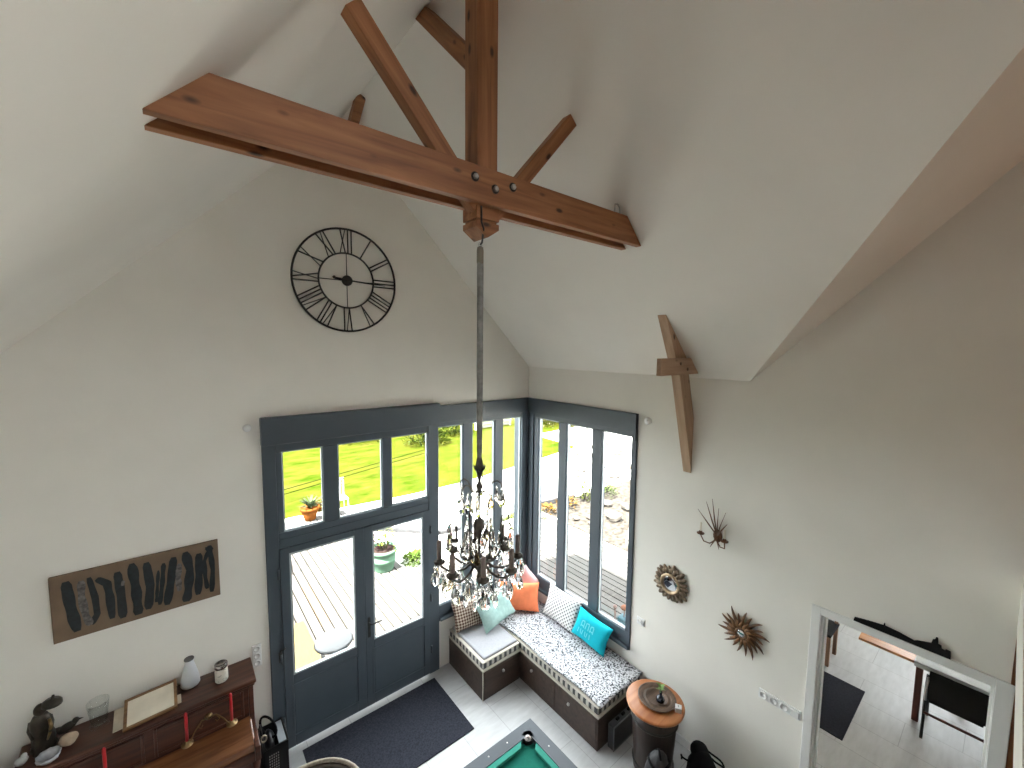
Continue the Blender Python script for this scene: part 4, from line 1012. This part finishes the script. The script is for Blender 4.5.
b.tube([(bx_, by_, TZ + .10), (bx_ + .005, by_ + .005, TZ + .16), (bx_ + .01, by_ + .015, TZ + .20)], .004, 6)
for k in range(8):
    a = 2.4 * k; leafblade(b, (bx_ + .003, by_ + .004, TZ + .125 + .009 * k), (cos(a), sin(a), .5), .055, .018)
obj('leaves', b, M_leaf, bt)
cb = thing('white_cube_box', (-.42, -2.755, TZ), 'little white cube box on the edge of the orange side table', 'box')
b = MB(); b.cbox((-.43, -2.735, TZ + .026), (.058, .058, .05), .5); obj('body', b, M_white, cb, bev=.004)
b = MB(); b.cbox((-.43, -2.735, TZ + .052), (.024, .008, .001), .7); obj('mark', b, plain('grey_mark', (.35, .33, .33), .6), cb)

# dark bags on the floor
M_bagg = plain('charcoal_nylon', (.030, .030, .032), .6, var=.4, sc=18, bump=.5)
g1 = thing('grey_rucksack', (-.79, -2.76, 0), 'crumpled charcoal rucksack on the floor in front of the side table', 'rucksack')
gx, gy = -.79, -2.76
b = MB(); b.ball((gx, gy, .29), .29, .42, .40, 1.0, n=18, k=14, wob=lambda a, z: 1 + .10 * sin(3 * a + 8 * z) + .05 * sin(7 * a - 12 * z)); obj('body', b, M_bagg, g1)
b = MB(); b.tube([(gx + .10 * cos(t), gy + .09 * sin(t), .49 + .015 * sin(3 * t)) for t in [2 * pi * k / 16 for k in range(16)]], .012, 6, closed=True); b.tube([(gx - .04, gy - .04, .55), (gx - .01, gy, .61), (gx + .03, gy + .03, .55)], .010, 6); obj('strap', b, M_dark, g1)
b = MB(); b.tube([(gx - .08, gy - .06, .46), (gx - .105, gy - .08, .34)], .010, 6); b.tube([(gx + .0, gy - .09, .44), (gx + .02, gy - .115, .35)], .010, 6); obj('pale_toggle', b, plain('pale_toggle', (.30, .29, .28), .5), g1)
g2 = thing('black_backpack', (-.24, -2.92, 0), 'black backpack with looped straps leaning on the wall beside the table', 'backpack')
hx, hy = -.33, -2.95
b = MB(); b.ball((hx, hy, .20), .22, .62, .62, 1.0, n=18, k=14, wob=lambda a, z: 1 + .07 * sin(4 * a + 10 * z)); b.ball((hx + .05, hy + .06, .36), .085, 1, 1, .9, n=14, k=10); obj('body', b, M_dark, g2)
for k, (o1, r_) in enumerate((((-.08, .16), .13), ((.10, -.12), .15), ((.13, -.05), .17))):
    b = MB(); b.tube([(hx + o1[0] + .05 * cos(t * 2), hy + o1[1] * .8 + r_ * .5 * cos(t), .22 + r_ * sin(t)) for t in [pi * q / 12 for q in range(13)]], .009, 6); obj('strap', b, M_dark, g2)
b = MB(); b.cbox((hx - .13, hy - .03, .26), (.012, .03, .04)); obj('buckle', b, plain('pale_buckle_plastic', (.4, .4, .4), .4), g2)

# ================================================================ NEXT ROOM
b = MB(); b.prism([(2.457, -3.204), (2.428, -3.637), (1.407, -3.671), (1.30, -3.15)], 'z', 0, .012)
b = MB(); b.box(1.407, 2.44, -3.655, -3.0, 0, .012)
m2 = obj('floor_mat', b, M_mat, loc=(1.9, -3.35, 0)); tag(m2, 'dark slate mat on the pale floor seen through the white doorway', 'mat')
dtb = thing('dining_table', (2.75, -4.1, 0), 'wooden table end with an orange top seen through the doorway', 'table')
b = MB(); b.box(2.30, 3.20, -5.3, -3.57, .72, .75); obj('table_top', b, wood('honey_wood', (.42, .17, .06), (.58, .28, .12), .35, knots=False, ax=1), dtb, bev=.004)
M_rose = wood('dark_red_wood', (.055, .016, .012), (.12, .040, .028), .35, knots=False, ax=2)
for (x, y) in ((2.40, -4.11), (2.95, -4.45), (2.40, -5.2), (3.1, -5.2)):
    b = MB(); b.box(x - .03, x + .03, y - .03, y + .03, 0, .72); obj('leg', b, M_rose, dtb, bev=.004)
b = MB(); b.box(2.42, 3.1, -5.2, -4.11, .64, .72); obj('apron', b, M_rose, dtb)
rn = thing('table_runner', (2.5, -4.5, .75), 'pale grey cloth covering the near part of the honey table', 'cloth')
b = MB(); b.box(2.285, 2.75, -5.0, -4.07, .751, .757); b.box(2.285, 2.292, -5.0, -4.07, .70, .757); obj('cloth', b, plain('pale_grey_cloth', (.50, .52, .52), .9), rn)
dc = thing('black_folding_chair', (2.1, -4.43, 0), 'black tubular chair tucked under the honey table in the next room', 'chair')
b = MB(); b.hexa([(2.17, -4.645, .46), (2.17, -4.20, .46), (2.15, -4.20, .46), (2.15, -4.645, .46), (2.27, -4.645, .735), (2.27, -4.20, .735), (2.25, -4.20, .735), (2.25, -4.645, .735)]); obj('backrest', b, M_dark, dc, bev=.006)
b = MB(); b.box(2.17, 2.58, -4.62, -4.22, .42, .455); obj('seat', b, M_dark, dc, bev=.01)
for y in (-4.19, -4.65):
    b = MB(); b.tube([(2.27, y, .68), (2.16, y, .47), (2.18, y, .22), (2.12, y, 0.01)], .014, 8); obj('leg', b, M_iron, dc)
    b = MB(); b.tube([(2.17, y, .44), (2.50, y, .44), (2.58, y, 0.01)], .014, 8); obj('leg', b, M_iron, dc)
    b = MB(); b.tube([(2.26, y - .005, .66), (2.12, y - .005, .60), (2.14, y - .005, .45)], .010, 6); obj('armrest', b, M_steel, dc)
b = MB(); b.tube([(2.15, -4.65, .30), (2.15, -4.19, .30)], .014, 6); obj('stretcher', b, M_rose, dc)
sto = thing('wooden_chair', (2.75, -3.12, 0), 'tan wooden chair with a dark seat at the doorway edge of the next room', 'chair')
b = MB(); b.box(2.56, 2.98, -3.25, -2.84, .42, .455); obj('seat', b, M_dark, sto, bev=.01)
M_tan = wood('tan_wood', (.20, .105, .06), (.32, .18, .11), .5, knots=False, ax=2)
for (x, y) in ((2.60, -3.22), (2.95, -3.22), (2.60, -2.87), (2.95, -2.87)):
    b = MB(); b.box(x - .022, x + .022, y - .022, y + .022, 0, .42); obj('leg', b, M_tan, sto, bev=.004)
b = MB(); b.box(2.93, 2.97, -3.24, -2.85, .70, .86); b.box(2.93, 2.97, -3.24, -3.20, .42, .86); b.box(2.93, 2.97, -2.89, -2.85, .42, .86); obj('backrest', b, M_tan, sto, bev=.005)

# ================================================================ GARDEN
GZ = -.10
def ground(name, poly, z, m, label, cat):
    b = MB(); n = len(poly); b.add([(x, y, z) for x, y in poly] + [(x, y, z - .1) for x, y in poly], [tuple(range(n)), tuple(range(n, 2 * n))[::-1]] + [(i, i + n, (i + 1) % n + n, (i + 1) % n) for i in range(n)])
    return tag(obj(name, b, m), kind='structure', label=label, cat=cat)
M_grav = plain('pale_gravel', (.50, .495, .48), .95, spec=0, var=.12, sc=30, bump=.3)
M_soil = plain('dark_soil', (.010, .009, .008), .95, spec=0, var=.4, sc=20)
def grass_mat():
    m, nt, b = nmat('sunlit_grass')
    n = N(nt, 'ShaderNodeTexNoise'); n.inputs['Scale'].default_value = .9; n.inputs['Detail'].default_value = 12; n.inputs['Roughness'].default_value = .72
    L(nt, coords(nt, (1, 2.2, 1)), n.inputs['Vector'])
    L(nt, ramp(nt, n.outputs['Fac'], [(.36, (.011, .022, .001)), (.46, (.022, .028, .003)), (.56, (.029, .031, .004)), (.72, (.038, .035, .009))]), b.inputs['Base Color'])
    b.inputs['Roughness'].default_value = .95; b.inputs['Specular IOR Level'].default_value = 0; return m
M_grass = grass_mat()
ground('ground', [(-14, .2), (30, .2), (30, 34), (-14, 34)], GZ - .09, M_soil, 'bare soil under the garden', 'ground')
ground('ground', [(.2, -2.4), (30, -2.4), (30, .25), (.2, .25)], GZ - .09, M_soil, 'bare soil under the terrace', 'ground')
ground('lawn', [(-14, 6.9), (-2, 6.85), (1, 6.55), (3, 6.55), (5.9, 6.95), (9.6, 7.6), (9.8, 10.6), (30, 12), (30, 34), (-14, 34)], GZ, M_grass, 'bright yellow-green lawn beyond the deck', 'lawn')
ground('path', [(-14, 6.55), (-.75, 6.55), (-.62, 5.05), (.62, 3.76), (2.2, 3.46), (3.7, 3.70), (4.5, 3.5), (30, 3.4), (30, 12), (9.8, 10.6), (9.6, 7.6), (5.9, 6.95), (3, 6.55), (1, 6.55), (-2, 6.85), (-14, 6.9)], GZ - .01, M_grav, 'pale gravel path between the deck and the lawn', 'path')
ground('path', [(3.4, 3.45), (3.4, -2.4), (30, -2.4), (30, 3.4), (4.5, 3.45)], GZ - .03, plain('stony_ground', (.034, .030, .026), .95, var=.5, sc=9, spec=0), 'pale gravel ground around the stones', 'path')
ground('ground', [(-.74, 2.56), (3.4, 2.56), (3.4, 3.6), (2.2, 3.4), (.6, 3.72), (-.74, 5.05)], GZ - .02, M_grav, 'pale gravel of the planted strip', 'ground')
# deck boards
def deck_mat():
    m, nt, b = nmat('weathered_deck_board')
    v = coords(nt); sp_ = N(nt, 'ShaderNodeSeparateXYZ'); L(nt, v, sp_.inputs[0])
    mu = N(nt, 'ShaderNodeMath', operation='MULTIPLY'); mu.inputs[1].default_value = 1 / .145; L(nt, sp_.outputs[0], mu.inputs[0])
    fl = N(nt, 'ShaderNodeMath', operation='FLOOR'); L(nt, mu.outputs[0], fl.inputs[0])
    wn = N(nt, 'ShaderNodeTexWhiteNoise', noise_dimensions='1D'); L(nt, fl.outputs[0], wn.inputs['W'])
    n = N(nt, 'ShaderNodeTexNoise'); n.inputs['Scale'].default_value = 1; n.inputs['Detail'].default_value = 5; L(nt, coords(nt, (30, 2, 1)), n.inputs['Vector'])
    ad = N(nt, 'ShaderNodeMath', operation='ADD'); L(nt, wn.outputs[0], ad.inputs[0]); L(nt, n.outputs['Fac'], ad.inputs[1])
    L(nt, ramp(nt, ad.outputs[0], [(.2, (.038, .034, .031)), (.8, (.066, .062, .058))]), b.inputs['Base Color'])
    b.inputs['Roughness'].default_value = .85; b.inputs['Specular IOR Level'].default_value = 0; return m
M_deck = deck_mat()
b = MB(); bt_ = MB(); bw_ = .145; x = -7.975
while x < 3.3:
    xm = x + bw_ / 2
    y1 = 6.5 if xm < -.75 else (2.55 if xm < .4 else (2.75 if xm < 2.0 else 2.95))
    y0 = .205 if xm < .2 else -2.4
    tan = abs(xm + 2.36) < .07
    if tan:
        b.box(x + .012, x + bw_ - .012, y0, 2.0, GZ - .03, GZ); b.box(x + .012, x + bw_ - .012, 3.37, y1, GZ - .03, GZ)
        bt_.box(x + .012, x + bw_ - .012, 2.0, 3.37, GZ - .03, GZ)
    else: b.box(x + .012, x + bw_ - .012, y0, y1, GZ - .03, GZ)
    x += bw_
dk = thing('deck', (0, 1.5, GZ), 'weathered pale plank deck outside the windows', 'deck', kind='structure')
obj('deck_planks', b, M_deck, dk)
obj('tan_plank', bt_, plain('fresh_tan_board', (.065, .048, .035), .8, spec=0, var=.15, sc=12), dk)
# dark edging timber
b = MB()
def edge(p, q, w=.10, h=.16):
    p = Vector(p); q = Vector(q); d = (q - p).normalized(); n_ = Vector((-d.y, d.x)) * w / 2
    b.prism([tuple(p - n_), tuple(q - n_), tuple(q + n_), tuple(p + n_)], 'z', GZ - .1, GZ + h - .1)
edge((-.70, 5.05), (.58, 3.72)); edge((.58, 3.72), (2.2, 3.40)); edge((2.2, 3.40), (3.75, 3.66)); edge((3.75, 3.66), (4.9, 3.45))
o = obj('border_edging', b, plain('dark_edging_timber', (.030, .030, .032), .8, spec=0, var=.3), loc=(1, 3.5, GZ)); tag(o, 'dark timber edging between the planted strip and the gravel path', 'edging')
# planted strip
def bush(name, c, r, hgt, m, label, cat, nlv=160, sz=.09, group=None, elong=1.0):
    t = thing(name, (c[0], c[1], GZ), label, cat, group)
    b = MB()
    for k in range(nlv):
        a = random.uniform(0, 2 * pi); q = sqrt(random.random()); zz = random.uniform(.03, 1)
        rr = r * q * (1.05 - .55 * zz ** 2)
        p = (c[0] + rr * cos(a) * elong, c[1] + rr * sin(a), GZ + hgt * zz)
        leafblade(b, p, (cos(a) + random.uniform(-.6, .6), sin(a) + random.uniform(-.6, .6), random.uniform(.0, 1.0)), sz * random.uniform(.7, 1.4), sz * .28)
    obj('foliage', b, m, t)
    b = MB()
    for k in range(4):
        a = k * 1.7; b.tube([(c[0], c[1], GZ - .02), (c[0] + r * .3 * cos(a), c[1] + r * .3 * sin(a), GZ + hgt * .6)], .008, 5)
    obj('stem', b, M_soil, t); return t
M_lime = plain('lime_foliage', (.055, .070, .012), .8, spec=0, var=.4, sc=8)
M_amber = plain('amber_foliage', (.095, .052, .010), .8, spec=0, var=.3, sc=8)
M_green = plain('garden_green', (.030, .048, .010), .8, spec=0, var=.4, sc=6)
M_stone = plain('pale_rubble_stone', (.055, .050, .045), .9, spec=0, var=.4, sc=6, bump=.5)
SG = 'low plants along the deck edge'
bush('low_plant', (-.43, 2.92), .26, .12, M_green, 'low green plant growing beside the mint green pot', 'plant', 420, .085, SG)
bush('low_plant', (2.25, 2.98), .27, .25, M_lime, 'lime green plant in the strip seen through the pane by the corner post', 'plant', 160, .09, SG)
bush('low_plant', (2.95, 3.02), .26, .16, M_lime, 'lime green plant beyond the corner post at the strip end', 'plant', 140, .08, SG)
bush('low_plant', (3.5, 3.12), .24, .16, M_amber, 'amber plant between the lime plant and the stones', 'plant', 140, .08, SG)
bush('low_plant', (4.20, 3.08), .28, .20, M_amber, 'bigger amber plant beside the rubble stones', 'plant', 180, .09, SG)
bush('low_plant', (4.95, 3.10), .20, .42, M_lime, 'upright yellow-green plant behind the amber ones', 'plant', 160, .10, SG)
bush('low_plant', (5.75, 3.05), .40, .22, M_green, 'flat green shrub among the rubble stones', 'plant', 200, .10, SG, 1.3)
# stones
GS = 'rubble stones beside the deck'
def stone(c, r, seed, label):
    rn_ = random.Random(seed); p1, p2 = rn_.uniform(0, 6), rn_.uniform(0, 6)
    b = MB(); b.ball((c[0], c[1], GZ - .03 + r * .45), r, rn_.uniform(.9, 1.4), rn_.uniform(.7, 1.1), rn_.uniform(.45, .75), n=9, k=6, M=Matrix.Rotation(rn_.uniform(0, 3), 3, 'Z'), wob=lambda a, z: 1 + .16 * sin(2 * a + p1 + 9 * z) + .10 * sin(5 * a + p2))
    b.sm = [False] * len(b.sm)
    o = obj('rubble_stone', b, M_stone, loc=(c[0], c[1], GZ)); tag(o, label, 'stone', GS)
rs_ = random.Random(11); k = 0; placed = []
for (cx_, cy_, spx, spy, n_) in ((4.6, 1.6, .9, 1.2, 46), (5.9, 2.2, 1.0, .8, 26), (7.4, 4.4, 1.4, .8, 16), (9.8, 6.4, 1.6, .8, 14)):
    for i in range(n_ * 6):
        q_ = (cx_ + rs_.uniform(-spx, spx), cy_ + rs_.uniform(-spy, spy)); r_ = rs_.uniform(.10, .24)
        if q_[0] < 3.75 or abs(q_[0] - 5.75) + abs(q_[1] - 3.05) < 1.15 or sqrt((q_[0] - 4.4) ** 2 + (q_[1] - 3.1) ** 2) < .95 or abs(q_[0] - 4.25) + abs(q_[1] - .8) < 1.0: continue
        if any(sqrt((q_[0] - p_[0]) ** 2 + (q_[1] - p_[1]) ** 2) < 1.45 * (r_ + p_[2]) for p_ in placed): continue
        placed.append((*q_, r_)); stone(q_, r_, k, 'pale rough stone of the rubble beyond the deck boards'); k += 1
# low pale wall blocks further off
# pots
pg = thing('plant_pot', (-1.07, 3.12, GZ), 'large mint green ribbed plant pot with pink flowers on the deck', 'plant pot')
PXc, PYc = -1.045, 3.02
M_pot = plain('mint_green_glaze', (.070, .125, .087), .5, spec=0, var=.04)
b = MB(); b.lathe([(.175, GZ), (.185, GZ + .02), (.215, GZ + .18), (.222, GZ + .185), (.228, GZ + .25), (.222, GZ + .255), (.24, GZ + .36), (.262, GZ + .365), (.268, GZ + .43), (.25, GZ + .435), (.238, GZ + .39), (.0001, GZ + .385)], 36, (PXc, PYc, 0)); obj('pot', b, M_pot, pg)
b = MB(); b.lathe([(.236, GZ + .386), (.20, GZ + .402), (.0001, GZ + .405)], 24, (PXc, PYc, 0)); obj('soil', b, plain('potting_soil', (.018, .012, .011), .95, spec=0, var=.5, sc=40, bump=.5), pg)
b = MB()
tips = []
for i in range(11):
    a = 2.4 * i; q = .05 + .20 * (i / 11); tip = (PXc + q * cos(a) * 1.3, PYc + q * sin(a) * 1.3, GZ + .74 + .10 * sin(3 * i))
    b.tube([(PXc + .05 * cos(a), PYc + .05 * sin(a), GZ + .39), (PXc + .6 * q * cos(a), PYc + .6 * q * sin(a), GZ + .58), tip], [.008, .006, .004], 5); tips.append(tip)
obj('stem', b, plain('pale_stem', (.06, .06, .03), .8, spec=0), pg)
b = MB()
for tp in tips:
    for k in range(7):
        a = random.uniform(0, 6.28); leafblade(b, (tp[0], tp[1], tp[2] - .03 * k), (cos(a), sin(a), random.uniform(-.3, .8)), .10, .028)
obj('leaves', b, M_lime, pg)
b = MB()
for (fx, fy, fz) in ((-1.53, 3.05, .53), (-1.25, 3.05, .50), (-1.22, 3.12, .58)):
    b.tube([(-1.12, 3.04, .30), ((fx - 1.12) / 2, 3.04, fz + .02), (fx, fy, fz)], .005, 5)
    for k in range(5): b.ball((fx + .03 * cos(1.26 * k), fy + .012, fz + .03 * sin(1.26 * k)), .026, 1, .5, 1, n=8, k=6)
obj('blossom', b, plain('pink_blossom', (.10, .018, .05), .7, spec=0), pg)
tp_ = thing('terracotta_pot', (-1.60, 6.40, GZ), 'terracotta pot with a grey-green spiky plant at the deck edge', 'plant pot')
txx, tyy = -1.58, 6.38
b = MB(); b.lathe([(.11, GZ), (.13, GZ + .03), (.19, GZ + .22), (.185, GZ + .25), (.225, GZ + .27), (.23, GZ + .34), (.205, GZ + .34), (.18, GZ + .29), (.0001, GZ + .29)], 28, (txx, tyy, 0)); b.tube([(txx + .20, tyy, GZ + .27), (txx + .27, tyy, GZ + .24), (txx + .20, tyy, GZ + .15)], .02, 8); obj('pot', b, plain('terracotta', (.095, .032, .008), .8, spec=0, var=.08), tp_)
b = MB()
for k in range(26):
    a = 2.4 * k; t_ = .35 + .9 * (k % 5) / 4; leafblade(b, (txx, tyy, GZ + .29), (cos(a), sin(a), t_ * 1.6), .36, .035)
obj('leaves', b, plain('grey_green_agave', (.05, .065, .035), .7, spec=0), tp_)
sp2 = bush('low_plant', (txx + .34, tyy + .42), .13, .36, plain('russet_foliage', (.07, .045, .018), .8, spec=0, var=.3), 'small russet plant beside the terracotta pot', 'plant', 70, .10, SG)
# white round garden table
rt_ = thing('garden_table', (-2.62, .76, GZ), 'round white metal garden table outside the left door leaf', 'table')
rt_['label'] = 'round white metal garden table just outside the hinged door leaf'
ax_, ay_ = -2.64, .71; HT = .49
b = MB(); b.lathe([(.0001, HT - .01), (.21, HT - .01), (.222, HT - .004), (.222, HT + .012), (.21, HT + .018), (.0001, HT + .014)], 40, (ax_, ay_, 0)); obj('table_top', b, plain('white_garden_paint', (.13, .13, .13), .7, spec=0), rt_)
b = MB(); b.tube([(ax_ + .226 * cos(2 * pi * t / 40), ay_ + .226 * sin(2 * pi * t / 40), HT - .01) for t in range(40)], .007, 6, closed=True); obj('rim', b, plain('grey_rim', (.02, .02, .02), .6, spec=0), rt_)
for k in range(4):
    a = .5 + k * pi / 2; b = MB(); b.tube([(ax_ + .20 * cos(a), ay_ + .20 * sin(a), HT), (ax_ + .18 * cos(a), ay_ + .18 * sin(a), HT - .25), (ax_ + .22 * cos(a), ay_ + .22 * sin(a), GZ)], .010, 6); obj('leg', b, plain('grey_leg_metal', (.12, .12, .12), .5, spec=0), rt_)
# straw mat on the deck
b = MB(); b.box(-3.35, -2.66, 1.15, 2.28, GZ, GZ + .02)
o = obj('straw_mat', b, plain('straw_weave', (.058, .045, .021), .9, spec=0, var=.25, sc=70), loc=(-3, 1.7, GZ)); tag(o, 'yellow straw mat lying on the deck beside the garden table', 'mat')
# black wire chair
bc = thing('wire_chair', (-2.75, 4.0, GZ), 'black wire garden chair at the upper edge of the door pane', 'chair')
wx, wy = -2.66, 4.05
b = MB(); b.tube([(wx + .22 * cos(2 * pi * t / 20), wy + .22 * sin(2 * pi * t / 20), .35) for t in range(20)], .010, 6, closed=True); obj('seat_ring', b, M_iron, bc)
b = MB()
for k in range(7): b.tube([(wx - .2 + .066 * k, wy - .1, .352), (wx - .2 + .066 * k, wy + .1, .352)], .004, 4)
obj('seat_wire', b, M_iron, bc)
b = MB(); b.tube([(wx - .2, wy + .1, .35), (wx - .2, wy + .16, .6), (wx - .1, wy + .18, .76), (wx + .1, wy + .18, .76), (wx + .2, wy + .16, .6), (wx + .2, wy + .1, .35)], .010, 6); obj('backrest', b, M_iron, bc)
for k in range(4):
    a = .8 + k * pi / 2; b = MB(); b.tube([(wx + .2 * cos(a), wy + .2 * sin(a), .35), (wx + .25 * cos(a), wy + .25 * sin(a), GZ)], .009, 6); obj('leg', b, M_iron, bc)
# white garden chair at the lawn edge
wc = thing('white_garden_chair', (-.95, 6.3, GZ), 'white metal garden chair at the lawn edge in the middle transom', 'chair')
qx, qy = -.92, 6.28
M_wm = plain('white_metal', (.30, .30, .30), .5, spec=0)
b = MB(); b.box(qx - .2, qx + .2, qy - .2, qy + .2, .33, .35); obj('seat', b, M_wm, wc, bev=.008)
b = MB()
for k in range(5): b.box(qx - .2 + .09 * k, qx - .16 + .09 * k, qy + .18, qy + .2, .35, .78)
b.box(qx - .2, qx + .2, qy + .18, qy + .2, .74, .80); obj('backrest', b, M_wm, wc)
for sx in (-.18, .18):
    for sy in (-.18, .18):
        b = MB(); b.tube([(qx + sx, qy + sy, .33), (qx + sx * 1.15, qy + sy * 1.15, GZ)], .012, 6); obj('leg', b, M_wm, wc)
# two wires over the lawn on posts
M_wire = plain('dark_wire', (.004, .005, .003), .9, spec=0)
for k, (z, nm) in enumerate(((.30, 'upper'), (.17, 'lower'))):
    b = MB(); pts = [(-3.0 + 6.55 * t / 12, 7.55 + 2.20 * t / 12 , z + .012 * sin(pi * t / 1.0) ) for t in range(13)]
    b.tube(pts, .010, 5); o = obj('fence_wire', b, M_wire, loc=(-3.0, 7.55, z)); tag(o, 'thin dark %s wire strung above the lawn' % nm, 'wire', 'wires above the lawn')
for k, (x, y, lab) in enumerate(((-3.0, 7.55, 'grey fence post at the piano end of the lawn wires'), (3.55, 9.75, 'grey fence post at the hedge end of the lawn wires'))):
    b = MB(); b.tube([(x, y, GZ - .1), (x, y, .36)], .020, 8); o = obj('fence_post', b, plain('grey_post', (.2, .2, .19), .8, spec=0), loc=(x, y, GZ)); tag(o, lab, 'post')
# hedge shrubs and pale slatted screen
GH = 'shrubs at the far side of the lawn'
M_hedge = plain('hedge_green', (.028, .042, .010), .8, spec=0, var=.5, sc=4)
M_olive = plain('pale_olive_foliage', (.085, .080, .045), .85, spec=0, var=.3, sc=4)
HL = ['dark green shrub behind the lawn, first from the piano end', 'dense green shrub behind the lawn above the chandelier', 'small green shrub behind the lawn beside the pale screen']
bush('shrub', (4.6, 12.1), .95, 1.3, M_hedge, 'dense green shrub behind the lawn beside the door frame', 'shrub', 900, .16, GH)
bush('shrub', (6.7, 13.1), .80, 1.2, M_hedge, 'green shrub behind the lawn seen past the hanging sleeve', 'shrub', 800, .16, GH)
bush('shrub', (2.6, 14.6), 1.2, .9, M_hedge, 'low green shrub behind the lawn over the transom', 'shrub', 600, .16, GH)
bush('shrub', (11.9, 12.6), 1.2, 1.0, M_olive, 'pale olive shrub behind the lawn by the corner post', 'shrub', 900, .18, GH)
bush('shrub', (13.5, 10.4), 1.2, 1.1, M_olive, 'pale olive shrub beyond the middle corner pane', 'shrub', 900, .18, GH)
bush('shrub', (14.4, 8.0), 1.15, 1.0, M_olive, 'pale olive shrub beyond the last corner pane', 'shrub', 800, .18, GH)
sr = thing('garden_screen', (8.9, 13.2, GZ), 'pale slatted garden screen behind the lawn', 'screen')
b = MB()
for k in range(7): b.box(8.1, 10.4, 13.2, 13.23, GZ + .08 + .16 * k, GZ + .20 + .16 * k)
obj('slat', b, plain('pale_grey_slat', (.09, .088, .085), .8, spec=0), sr)
for x in (8.1, 9.25, 10.4):
    b = MB(); b.box(x - .04, x + .04, 13.23, 13.31, GZ - .05, 1.1); obj('post', b, plain('pale_grey_post', (.34, .33, .32), .8, spec=0), sr)
# blue lantern vase outside the last pane
bl = thing('blue_lantern', (.95, -1.10, GZ), 'pale blue glass lantern with an orange flower outside the last pane', 'lantern')
lx_, ly_ = .95, -1.13
b = MB(); b.box(lx_ - .07, lx_ + .07, ly_ - .07, ly_ + .07, GZ, .28); obj('glass', b, plain('pale_blue_glass', (.05, .085, .10), .2, spec=0), bl, bev=.01)
b = MB(); b.tube([(lx_, ly_, .28), (lx_, ly_, .40)], .008, 6); b.ball((lx_, ly_, .42), .055, 1, 1, .7, n=10, k=7, wob=lambda a, z: 1 + .2 * sin(5 * a)); obj('flower', b, plain('peach_flower', (.12, .055, .035), .8, spec=0), bl)
b = MB(); b.tube([(lx_ - .07, ly_ + .10, GZ), (lx_ - .06, ly_ + .12, .38)], .012, 6); b.ball((lx_ - .06, ly_ + .12, .40), .03, n=8, k=6); obj('stake', b, plain('brown_stake', (.12, .08, .07), .8, spec=0), bl)
# ladder-backed pale lounge frame among the stones
gl = thing('timber_frame', (4.3, .75, GZ - .03), 'pale timber frame lying on the rubble by the deck end', 'timber frame')
b = MB(); b.cbox((4.35, .55, -.10), (1.3, .09, .06), .55); b.cbox((4.15, 1.0, -.10), (1.3, .09, .06), .55); b.cbox((4.72, 1.02, -.045), (.09, .62, .05), .55); b.cbox((3.85, .52, -.045), (.09, .62, .05), .55)
obj('rails', b, plain('pale_lath', (.16, .15, .135), .8, spec=0), gl)
